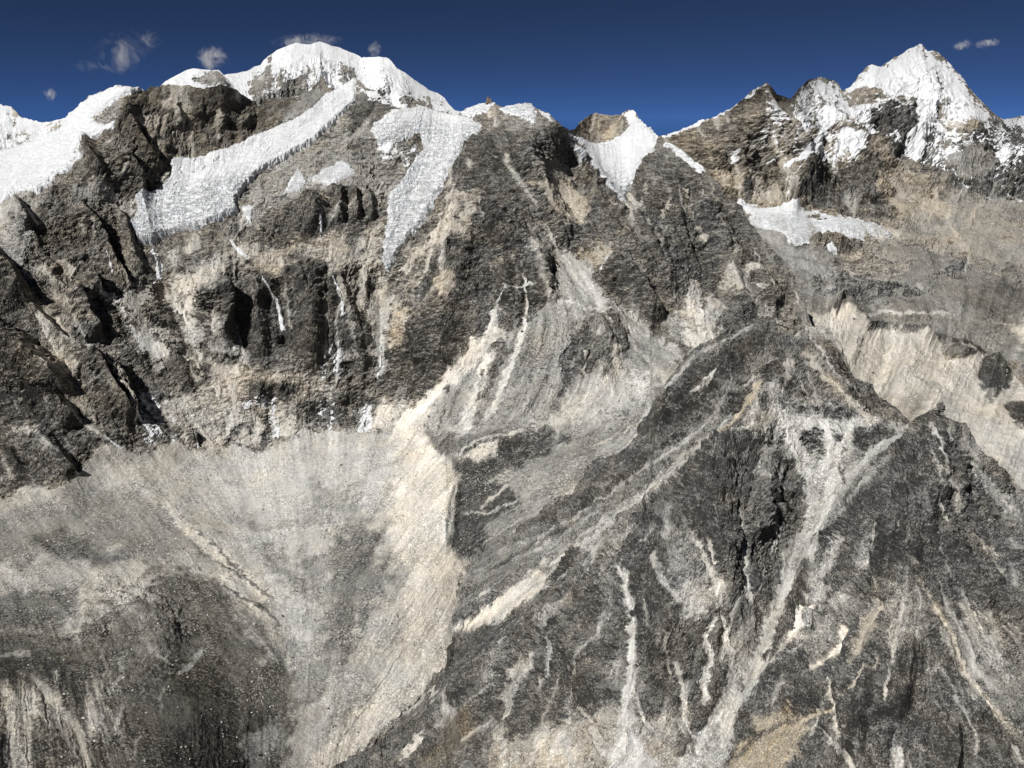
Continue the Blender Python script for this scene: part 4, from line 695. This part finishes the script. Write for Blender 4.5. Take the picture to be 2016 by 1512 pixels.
build_sheet('D', np.arange(250, 502, 1.9), curve(D_TOP), lambda x: np.full(np.shape(x), 285.0), 70, D_CTRL, [(380,160,-.3,1),(300,200,-.5,1)], dict(r=.6, t=.4, w=.1, b=.5, n=1.0), D_OPS, lambda S, P, far: relief_snow(S, P, far) * (0.18 + 0.5 * (S['n'] < .5)), 1.5, (35, 1200), 81, .1, .3)
F_TOP = P_('-260,230 -150,200 -40,196 0,206 22,212 30,220 45,232 65,238 82,241 100,240 115,236 135,231 150,214 200,205 260,220')
F_CTRL = [(-200,210,9500),(0,206,9500),(80,240,9200),(150,214,9300),(260,220,9300),(-200,340,8300),(0,340,8200),(100,340,8100),(260,340,8300)]
F_OPS = [p(dict(n=.35), '-20,225 20,215 45,235 50,270 10,290 -20,290', 9), p(dict(n=.45), '95,250 140,232 140,260 100,280', 8)]
build_sheet('F', np.arange(-230, 262, 2.2), curve(F_TOP), lambda x: np.full(np.shape(x), 345.0), 70, F_CTRL, [(0,250,.2,1),(100,270,-.1,1)], dict(r=.8, t=.45, w=.5, b=.2, n=.62), F_OPS, relief_snow, 1.9, (35, 1500), 91, .15)

# ================================================================== turn the sheets into named pieces of land
def inside(S, pts, wob=6):
    x = S['fpx'] + wob * S['wob'][S['fc']]; y = S['fpy'] + wob * S['wob'][S['fc']]
    return poly_sd(x, y, P_(pts)) > 0
def emit(S, mask, name, label, mat, kind='structure'):
    co, q, at_ = subset(S['Q'], S['quads'], S['attrs'], mask)
    o = make_mesh(name, co, q, at_, mat); tag(o, label, kind=kind); return o
S = SH['M']; left = np.ones(len(S['fc']), bool)
FLOOR = '-300,1000 0,988 45,957 100,962 139,950 156,926 177,905 187,887 210,872 243,880 278,898 295,891 320,872 347,870 396,884 417,898 448,880 479,880 514,891 545,863 573,867 604,842 646,853 677,839 704,849 763,853 780,832 822,801 850,770 905,721 860,800 835,840 870,890 905,905 900,1000 890,1070 960,1120 980,1700 560,1750 -300,1750'
HILL = '-300,1010 60,990 200,965 310,985 360,1030 400,1075 450,1130 520,1210 560,1280 575,1340 590,1400 575,1480 560,1750 -300,1750'
TALUS = '905,721 938,680 965,600 1000,600 1040,620 1085,590 1095,520 1120,490 1160,520 1200,590 1335,690 1480,650 1700,660 1800,1700 980,1700 960,1120 890,1070 900,1000 905,905 870,890 835,840 860,800'
m = inside(S, HILL); emit(S, m & left, 'moraine_hill', 'dark rubble covered hill rising at the lower left beside the pale basin floor', MAT_W); left &= ~m
m = inside(S, FLOOR, 0); emit(S, m & left, 'scree_basin', 'pale stony basin floor and bright scree cone at the foot of the cliff', MAT_W); left &= ~m
m = inside(S, TALUS, 0); emit(S, m & left, 'talus_slope', 'grey brown fans of debris and moraine between the cliff and the dark spur', MAT_W); left &= ~m
m = inside(S, '1236,446 1284,300 1302,200 1800,200 1800,1500 1480,650 1335,690 1250,560'); emit(S, m & left, 'rock_ridge', 'dark rock ridge running down right from the small snow saddle to the side valley', MAT_W); left &= ~m
m = inside(S, '1236,446 1284,300 1302,100 1115,100 1108,260 1160,350'); emit(S, m & left, 'rocky_peak', 'small brown rock peak with a white top above the bowl shaped snowfield', MAT_W); left &= ~m
emit(S, left, 'rock_wall', 'great banded rock wall of ribs and couloirs filling the left and middle', MAT_W)
S = SH['A']; m = inside(S, '1610,1750 1560,1400 1500,1290 1530,1200 1560,1080 1600,1020 1700,920 1795,845 1795,600 2500,600 2500,1750')
emit(S, m, 'rock_spur', 'nearest dark rock spur with a notched top at the right edge', MAT_A); emit(S, ~m, 'rock_spur', 'dark grey spur cut by pale gullies between the basin and the nearest spur', MAT_A)
S = SH['R']; left = np.ones(len(S['fc']), bool)
m = inside(S, '1100,405 1460,400 1600,425 1745,440 1870,400 2500,380 2500,1400 1100,1400'); emit(S, m, 'side_valley', 'wide brown side valley of rubble with sharp edged pale moraine slopes', MAT_R); left &= ~m
m = inside(S, '1100,100 1556,100 1556,196 1600,300 1560,600 1100,600'); emit(S, m & left, 'mountain', 'brown banded pyramid with a thin white snow edge along its left ridge', MAT_R); left &= ~m
m = inside(S, '1500,100 1658,100 1660,185 1690,260 1780,320 1700,600 1500,600'); emit(S, m & left, 'mountain', 'blunt dark rock peak with snow streaks left of the white pyramid', MAT_R); left &= ~m
emit(S, left, 'mountain', 'tall white snow pyramid with fluted face at the upper right', MAT_R)
al = lambda S: np.ones(len(S['fc']), bool)
emit(SH['S'], al(SH['S']), 'mountain', 'broad snow covered summit with fluted face under a thin cloud cap', MAT_S)
emit(SH['D'], al(SH['D']), 'mountain', 'low white snow dome with a grey rock patch left of the main summit', MAT_S)
emit(SH['F'], al(SH['F']), 'mountain', 'distant pinkish white fluted ridge at the far left edge', MAT_S)
# lowlands under and beyond everything, out to the horizon
gm = NT('lowland'); GP = gm.n('ShaderNodeNewGeometry').outputs['Position']
gmat = gm.out(gm.mix(gm.noise(GP, 0.0006, 8, .6), (.16, .15, .13, 1), (.34, .31, .27, 1)), 0.9)
nr_, na_ = 24, 64; co = [(0, 0, -300)]
for i in range(nr_):
    rr = 800 * (90000 / 800) ** (i / (nr_ - 1))
    for j in range(na_): a = 2 * math.pi * j / na_; co.append((rr * math.cos(a), rr * math.sin(a), -300 - (60 if i else 0) * abs(math.sin(3 * a + i))))
fs = [(0, 1 + j, 1 + (j + 1) % na_) for j in range(na_)]
for i in range(nr_ - 1):
    for j in range(na_): a = 1 + i * na_; b = a + na_; k = (j + 1) % na_; fs.append((a + j, b + j, b + k, a + k))
me = bpy.data.meshes.new('ground'); me.from_pydata(co, [], fs); me.materials.append(gmat); go = bpy.data.objects.new('ground', me); COL.objects.link(go); tag(go, kind='structure')

# ================================================================== glaciers and snow lying on the land
def glacier(key, name, pts, label, cat, thick=22, broken=0.6, grit=0.15, edge=9, group=None, step=1.6, lump=1.0, cell=42, flat=False, mat=None):
    S = SH[key]; a = np.array(P_(pts)); pts = P_(pts); far = {'M': 1.0, 'A': .6, 'R': 1.7}[key]
    x = S['px'].reshape(S['nr'], S['ncol']); y = S['py'].reshape(S['nr'], S['ncol']); Q = S['Q'].reshape(S['nr'], S['ncol'], 3); N = S['N'].reshape(S['nr'], S['ncol'], 3)
    nb = S['nb']; Pb = S['P'].reshape(S['nr'], S['ncol'], 3)
    c0, c1 = max(0, int(np.searchsorted(x[0], a[:, 0].min() - 6))), min(S['ncol'], int(np.searchsorted(x[0], a[:, 0].max() + 6)))
    sx, sy = x[nb - 4:, c0:c1], y[nb - 4:, c0:c1]
    rows = np.nonzero(((sy > a[:, 1].min() - 6) & (sy < a[:, 1].max() + 6)).any(1))[0]; r0, r1 = rows[0] + nb - 4, rows[-1] + nb - 3
    px, py = x[r0:r1, c0:c1], y[r0:r1, c0:c1]; q = Q[r0:r1, c0:c1].reshape(-1, 3); n_ = N[r0:r1, c0:c1].reshape(-1, 3); pb = Pb[r0:r1, c0:c1].reshape(-1, 3)
    w_ = fbm(pb / (30 * far), 4, .6); sd = poly_sd(px.ravel(), py.ravel(), pts) + w_ * min(3.5, edge * .5)
    k = sstep(-0.2, edge, sd)
    # calm the rock relief beneath and put broken ice on it
    hrel = np.einsum('ij,ij->i', q - pb, n_)
    hs = box(hrel.reshape(px.shape), 14 if flat else 5).ravel()
    l = S['l2'].reshape(S['nr'], S['ncol'])[r0:r1, c0:c1].ravel(); l1_ = S['l1'].reshape(S['nr'], S['ncol'])[r0:r1, c0:c1].ravel()
    zz = pb.copy(); zz[:, 2] *= 2.2
    ser = ridged(zz / cell, 4, .62) - .9
    if not np.isscalar(thick): thick = thick(px.ravel(), py.ravel())
    bk = broken if np.isscalar(broken) else broken(px.ravel(), py.ravel())
    top = np.maximum(hs, hrel * 0.0 + hs) + thick * k ** 0.6 + lump * bk * (6.5 * far * ser + 2.2 * far * fbm(pb / (9 * far), 3, .7) + 0.8 * far * l) + (1.6 * l1_ + 1.0 * far * l) * lump * sstep(0, edge * 1.5, sd)
    h = np.where(sd > 0, np.maximum(top, hrel + 2.0 * far), hrel - 4 * far)
    if flat: h = np.where(sd > 0, top, hs - 3 * far)
    Qn = pb + n_ * h[:, None]
    ii = np.arange(len(q)).reshape(px.shape); qd = np.stack([ii[:-1, :-1], ii[:-1, 1:], ii[1:, 1:], ii[1:, :-1]], -1).reshape(-1, 4)[:, ::-1]
    keep = (sd[qd] > -2.6).any(1)
    at_ = {'A': np.stack([np.full(len(q), 1.0) * bk, (np.full(len(q), grit) if np.isscalar(grit) else grit(px.ravel(), py.ravel())), np.clip(.5 + .2 * l1_ + .15 * l, 0, 1), np.ones(len(q))], -1)}
    co, qq, at_ = subset(Qn, qd, at_, keep)
    o = make_mesh(name, co, qq, at_, mat or MAT_ICE); tag(o, label, cat, group); return o
G1 = '698,152 701,178 700,196 677,226 660,240 625,278 590,295 556,316 514,337 486,361 465,396 469,417 434,430 399,441 361,448 323,462 299,483 274,476 257,448 274,420 267,392 306,372 337,347 337,312 351,305 382,309 417,295 469,278 521,257 556,243 590,228 615,210 640,185 668,170'
glacier('M', 'hanging_glacier', G1, 'long hanging glacier ending in a blue edged ice cliff below the dark headwall', 'glacier', lambda x, y: 9 + 24 * sstep(-12, 28, ((x - 690) * 250 + (y - 170) * 400) / 472) * sstep(150, 260, y), lambda x, y: np.clip(sstep(330, 400, y) + sstep(-20, 40, (y - 330) + (x - 520) * .45) * .9, .12, 1), .1, 5)
G2 = '757,226 778,214 831,209 864,219 903,227 925,232 951,248 930,269 906,314 888,338 876,373 858,406 840,432 823,457 800,478 782,505 763,537 751,510 757,470 762,440 765,388 780,368 796,352 806,330 817,314 837,293 826,270 800,276 787,282 745,284 738,270 730,254'
glacier('M', 'hanging_glacier', G2, 'steep glacier bending like a hook and tapering to a point mid wall', 'glacier', lambda x, y: 14 + 14 * sstep(235, 275, y), lambda x, y: np.clip(sstep(225, 262, y), .1, 1) * .85, .32, 8)
G3 = '1115,258 1130,268 1160,281 1192,283 1219,266 1243,242 1256,232 1262,238 1296,266 1290,290 1284,314 1270,335 1249,359 1234,382 1228,412 1213,403 1196,380 1177,359 1160,350 1154,311 1130,278'
glacier('M', 'hanging_glacier', G3, 'bowl shaped snow glacier narrowing downward below the small brown peak', 'glacier', 20, lambda x, y: np.clip(sstep(300, 400, y), .15, .8), .08, 7)
glacier('R', 'valley_glacier', '1455,402 1470,409 1520,413 1600,421 1690,432 1735,444 1756,462 1750,468 1700,466 1640,462 1612,464 1590,474 1565,478 1540,468 1510,452 1480,434', 'flat grey white glacier tongue on the floor of the side valley', 'glacier', 30, lambda x, y: np.clip(sstep(420, 445, y), .1, .6), lambda x, y: sstep(418, 470, y) * .75 + .2, 9, lump=.25, flat=True)
G0 = '-170,326 0,297 69,274 118,253 133,225 150,212 175,190 230,168 250,169 272,172 282,179 268,182 250,190 225,202 205,216 184,230 184,236 205,244 231,240 222,252 195,258 182,272 160,282 150,296 165,300 135,335 110,345 95,362 75,378 35,374 0,396 -170,430'
glacier('M', 'snowfield', G0, 'smooth white snowfield draped over the left shoulder beside the dark crest', 'snowfield', 18, .12, .02, 8, lump=.5)
SP = [('555,388 570,360 588,330 597,345 605,361 590,376', 'narrow triangular snow cone with a thin neck on the banded slab', .35, .5),
 ('608,355 625,345 640,330 653,326 674,312 690,325 701,341 680,352 653,367 626,361', 'wide fan shaped snow cone on the banded slab left of the hooked glacier', .35, .45),
 ('477,406 490,402 500,406 497,422 495,439 487,436 478,420', 'small white avalanche patch just under the ice cliff end', .3, .05),
 ('1117,282 1126,286 1136,300 1142,315 1138,333 1131,318 1122,300', 'short snow tongue left of the bowl shaped glacier', .2, .05),
 ('1230,268 1229,290', '', 0, 0),
 ('1312,282 1322,280 1345,298 1368,318 1388,338 1374,334 1352,320 1330,304', 'slanting snow strip near the top of the right rock ridge', .3, .1),
 ('704,846 709,828 712,812 717,830 718,846 711,850', 'little white snow cone at the foot of the cliff beside the scree', .2, .05),
 ('985,214 1003,208 1020,206 1046,203 1052,218 1054,234 1047,240 1035,232 1018,226 1000,220', 'fluted snow cap on the skyline right of the rock pinnacle', .8, .05),
 ('906,222 925,211 945,203 960,203 976,200 970,208 945,222 930,230', 'slanting snow crest on the skyline left of the rock pinnacle', .5, .1),
 ('382,205 383,206', '', 0, 0)]
for pts, lab, bk, gr in SP:
    if lab: glacier('M', 'snow_patch', pts, lab, 'snow patch', 9, bk, gr, 5, cell=30, lump=.6)
glacier('R', 'snow_patch', '1622,488 1634,486 1645,492 1650,498 1632,497', 'small white snow patch on brown rocks in the side valley', 'snow patch', 10, .2, .1, 3)
ST = [('298,484 304,505 306,525 312,548', 3.2, 'frozen stream dropping from the lowest tip of the long glacier'),
 ('452,467 458,478 466,488 476,498 487,508', 3.6, 'slanting white ice runnel below the small avalanche patch'),
 ('516,546 526,560 536,578 543,590 548,610 552,628 557,652', 3.6, 'longest white ice streak between the two dark buttresses'),
 ('655,546 664,565 670,585 674,602 675,622', 2.8, 'thin white ice streak right of the second dark buttress'),
 ('745,678 747,690 745,705 745,722', 2.8, 'short ice streak in the pale couloir under the hooked glacier'),
 ('656,676 652,684 648,696', 2.6, 'tiny white ice smear low in the middle of the wall'),
 ('631,482 634,450 633,430', 2.0, 'hair thin frozen trickle between the dark columns'),
 ('262,780 268,812 284,834 302,858', 2.6, 'branching ice runnel above the left end of the cliff foot'),
 ('206,858 218,868 230,876 241,884', 2.8, 'slanting ice streak ending at the left scree apron'),
 ('752,720 744,735 740,745', 3.0, 'small white ice blob beneath the short streak in the pale couloir'),
 ('376,845 384,860 392,882', 2.4, 'icicle streak on the dark cleft at the cliff foot'),
 ('546,820 549,842 547,862', 2.4, 'thin ice line on the pale cliff above the scree edge'),
 ('209,500 216,520 222,545', 2.2, 'faint frozen trickle on the rib left of the long glacier tip')]
for pts, wd, lab in ST:
    c = P_(pts); Lf, Rt = [], []
    for i, (x, y) in enumerate(c):
        a = np.array(c[max(0, i - 1)]); b = np.array(c[min(len(c) - 1, i + 1)]); d = (b - a) / np.hypot(*(b - a)); nrm = np.array([-d[1], d[0]])
        ww = wd * (0.45 + .55 * (i / (len(c) - 1))) * rng.uniform(.7, 1.3); Lf.append((x + nrm[0] * ww, y + nrm[1] * ww)); Rt.append((x - nrm[0] * ww, y - nrm[1] * ww))
    s_ = ' '.join('%.1f,%.1f' % q for q in Lf + Rt[::-1])
    glacier('M', 'ice_streak', s_, lab, 'frozen stream', 4, .1, .05, 2.5, group='frozen streams on the rock wall', lump=.2, cell=20)

# ================================================================== things standing on the land
def surf(key, px, py):
    px = float(px); py = float(py)
    S = SH[key]; Q = S['Q'].reshape(S['nr'], S['ncol'], 3)[S['nb']:]; X = S['px'].reshape(S['nr'], S['ncol'])[0]
    t = (py - S['top'](px)) / (S['bot'](px) - S['top'](px)) * (S['nr'] - S['nb'] - 1)
    j = int(np.clip(round(float(t)), 0, Q.shape[0] - 1)); i = int(np.clip(np.searchsorted(X, px), 0, len(X) - 1)); return Q[j, i]
import bmesh
def rock_mesh(name, seed, sx, sy, sz, mat, sub=3, rough=.35):
    bm = bmesh.new(); bmesh.ops.create_icosphere(bm, subdivisions=sub, radius=1.0)
    v = np.array([q.co[:] for q in bm.verts]); d = 1 + rough * fbm(v * 1.1 + seed * 7.1, 4, .6) + .25 * rough * np.sign(perlin(v * 2.3 + seed))
    v = v * d[:, None]; v[:, 2] = np.where(v[:, 2] < -.45, -.45, v[:, 2])
    for q, c in zip(bm.verts, v): q.co = (c[0] * sx, c[1] * sy, c[2] * sz)
    me = bpy.data.meshes.new(name); bm.to_mesh(me); bm.free(); me.materials.append(mat); return me
def plain_rock(name, c0, c1, sc=.15):
    s = NT(name); P = s.n('ShaderNodeNewGeometry').outputs['Position']; n = s.noise(P, sc, 6, .65)
    return s.out(s.mix(s.ss(.35, .65, n), c0, c1), .9, s.math('MULTIPLY', n, 3.0), 1.0, .6)
MB_D = plain_rock('dark boulder stone', (.07, .068, .065, 1), (.17, .16, .15, 1)); MB_L = plain_rock('pale boulder stone', (.42, .40, .36, 1), (.66, .63, .58, 1))
MB_P = plain_rock('pinnacle rock', (.10, .085, .065, 1), (.26, .21, .16, 1), .05)
# rock tooth on the skyline
me = rock_mesh('rock_pinnacle', 3, 22, 22, 30, MB_P, 4, .3)
for v in me.vertices:
    if v.co.z > 0: k = 1 - .45 * (v.co.z / 34); v.co.x *= k; v.co.y *= k; v.co.z *= 1.25
o = bpy.data.objects.new('rock_pinnacle', me); COL.objects.link(o); o.location = surf('M', 961, 204) + np.array([0, 5, 4]); tag(o, 'dark rock tooth standing alone on the snowy skyline', 'rock pinnacle')
me = rock_mesh('rock_pinnacle', 9, 9, 9, 13, MB_D, 4, .4)
o = bpy.data.objects.new('rock_pinnacle', me); COL.objects.link(o); o.location = surf('A', 1850, 806) + np.array([0, 0, 2]); tag(o, 'small dark notched knob on top of the nearest spur', 'rock pinnacle')
BO = [(236,1181,'M',5.2,'L','big white boulder on the lower left hill above the dark hollow'),(136,1185,'M',3.4,'L','white boulder at the edge of the dark rubble hollow at left'),(56,1153,'M',4.0,'L','pale boulder near the left edge beside a bright rubble streak'),
 (397,1285,'M',3.0,'L','lone white boulder on the dark lower part of the left hill'),(207,1135,'M',3.0,'L','small pale boulder on the tan patch of the left hill'),(672,915,'M',5.5,'D','dark boulder alone on the pale upper basin floor'),
 (646,1395,'M',3.2,'D','dark oval boulder on the basin floor at the bottom'),(268,1202,'M',3.2,'D','dark boulder on the rim of the left hill'),(1027,653,'M',7,'D','dark boulder inside the pale chute of the talus slope'),
 (555,1215,'M',4.0,'D','dark boulder at the edge of the grey basin floor below the tan slope'),(1717,727,'R',8,'D','dark boulder low on the pale moraine slope'),(1675,635,'R',7,'D','dark boulder near the top of the pale moraine slope'),
 (125,1298,'M',2.6,'L','small white boulder on the dark slope above the striped gullies'),(641,1043,'M',3.6,'D','dark boulder in the middle of the basin floor')]
for k, (x, y, key, r, c, lab) in enumerate(BO):
    me = rock_mesh('boulder', 20 + k, r * 1.2, r, r * .85, MB_L if c == 'L' else MB_D, 2, .5)
    o = bpy.data.objects.new('boulder', me); COL.objects.link(o); o.location = surf(key, x, y) + np.array([0, 0, r * .2]); o.rotation_euler = (0, 0, k * 1.3); tag(o, lab, 'boulder')
# dry oval tarn bed in the side valley
# scattered blocks nobody could count
def scatter(key, name, label, n, seed, wfun, smin, smax, mat):
    S = SH[key]; r = np.random.RandomState(seed); wv = wfun(S); wv[: S['nb'] * S['ncol']] = 0
    ok = (S['px'] > -40) & (S['px'] < 2060) & (S['py'] < 1560); wv = wv * ok; wv /= wv.sum()
    idx = r.choice(len(wv), n, p=wv); c = S['Q'][idx] + np.stack([r.uniform(-3, 3, n), r.uniform(-3, 3, n), np.zeros(n)], -1)
    bm = bmesh.new(); bmesh.ops.create_icosphere(bm, subdivisions=1, radius=1.0); bv = np.array([q.co[:] for q in bm.verts]); bf = np.array([[q.index for q in f.verts] for f in bm.faces]); bm.free()
    sz = smin * (smax / smin) ** (r.rand(n) ** 3.2)
    bv0 = bv * r.uniform(.65, 1.25, (n, len(bv), 1)); sc = sz[:, None] * r.uniform(.65, 1.25, (n, 3)); V = bv0 * sc[:, None] + c[:, None]
    # 12 vertices kept cheap
    Fq = (bf[None] + (np.arange(n) * len(bv))[:, None, None]).reshape(-1, 3)
    o = make_mesh(name, V.reshape(-1, 3), Fq, None, mat, smooth=False); tag(o, label, kind='stuff'); return o
sc = lambda S: np.clip(1 - S['r'] * 4, 0, 1) * np.clip(.15 + fbm(S['P'] / 90 + 5, 4, .6), 0, 1) ** 1.5 * (S['py'] > 700) * np.clip(S['P'][:, 1] / 2500, .3, 2) ** 2
scatter('M', 'scree_blocks', 'countless pale blocks strewn over the basin floor and slopes', 5200, 1, lambda S: sc(S), 1.0, 4.6, MB_L)
scatter('M', 'scree_blocks', 'countless dark blocks strewn over the basin floor and slopes', 4200, 2, lambda S: sc(S), 0.9, 4.2, MB_D)
scatter('R', 'scree_blocks', 'small pale and grey blocks over the side valley', 1400, 3, lambda S: np.clip(1 - S['r'] * 3, 0, 1) * (S['n'] < .05) * (S['py'] > 480), 1.8, 5.5, MB_L)
scatter('A', 'scree_blocks', 'small blocks lying in the gullies of the dark spurs', 2600, 4, lambda S: np.clip(1 - S['r'] * 3, 0, 1), .5, 2.0, MB_L)

# ================================================================== clouds: real puffs of thin vapour
def cloud(name, px, py, D, w_px, h_px, dens, seed, label, tilt=0, depth=.7, thr=.46, scale=2.6):
    u = D / FPX / math.cos(R(3)); sx, sz = w_px * u * .8, h_px * u * .8; sy = sz * depth + sx * .3
    bm = bmesh.new(); bmesh.ops.create_icosphere(bm, subdivisions=3, radius=1.0)
    v = np.array([q.co[:] for q in bm.verts]); v *= (1 + .25 * perlin(v * 1.3 + seed))[:, None]
    for q, c in zip(bm.verts, v): q.co = c
    me = bpy.data.meshes.new(name); bm.to_mesh(me); bm.free()
    s = NT('cloud vapour'); tc = s.n('ShaderNodeTexCoord').outputs['Object']
    mp = s.n('ShaderNodeMapping'); s.put(mp.inputs[0], tc); mp.inputs['Scale'].default_value = (sx / sz, sy / sz, 1); mp.inputs['Location'].default_value = (seed * 3.1, seed * 1.7, 0)
    n = s.noise(mp.outputs[0], scale * .62, 7, .66, 1.2)
    ln = s.n('ShaderNodeVectorMath', operation='LENGTH'); s.put(ln.inputs[0], tc)
    fall = s.math('SUBTRACT', 1.0, s.ss(.25, 1.0, ln.outputs['Value']))
    d = s.ss(thr, thr + .22, s.math('ADD', n, s.math('MULTIPLY', s.math('SUBTRACT', fall, 1.0), .35)))
    pv = s.n('ShaderNodeVolumePrincipled'); pv.inputs['Color'].default_value = (1, 1, 1, 1); pv.inputs['Anisotropy'].default_value = -.15
    s.put(pv.inputs['Density'], s.math('MULTIPLY', s.math('MULTIPLY', d, fall), dens * .9 / sy))
    om = s.n('ShaderNodeOutputMaterial'); s.t.links.new(pv.outputs[0], om.inputs['Volume']); me.materials.append(s.m)
    o = bpy.data.objects.new(name, me); COL.objects.link(o); o.location = at(px, py, D); o.scale = (sx, sy, sz); o.rotation_euler = (0, R(tilt), 0)
    tag(o, label, 'cloud')
cloud('cloud', 250, 100, 12000, 150, 84, 1.6, 1, 'largest wispy white cloud in the sky above the left snowfield', -18)
cloud('cloud', 420, 115, 12000, 66, 50, 1.8, 2, 'small puffy cloud above the snow dome left of the main summit', -10, thr=.42)
cloud('cloud', 98, 186, 12500, 26, 30, 1.3, 5, 'tiny faint cloud low in the sky at the left', 30, thr=.42)
cloud('cloud', 605, 82, 8100, 150, 34, 1.3, 7, 'thin cloud cap blowing over the top of the main summit', -4, thr=.43)
cloud('cloud', 738, 98, 8300, 34, 46, 1.0, 9, 'faint wisp rising right of the main summit', 20, thr=.44)
cloud('cloud', 1896, 89, 14000, 44, 20, 1.3, 12, 'small flat cloud right of the white pyramid, the left one of two', -8, thr=.42)
cloud('cloud', 1945, 85, 14000, 54, 20, 1.4, 14, 'small flat cloud near the right edge of the sky, the right one of two', -8, thr=.42)
cloud('cloud', 172, 140, 12500, 60, 60, .6, 17, 'very faint veil of vapour below the largest cloud', 20, thr=.47)
print('built', round(time.time() - T0, 1), 's')
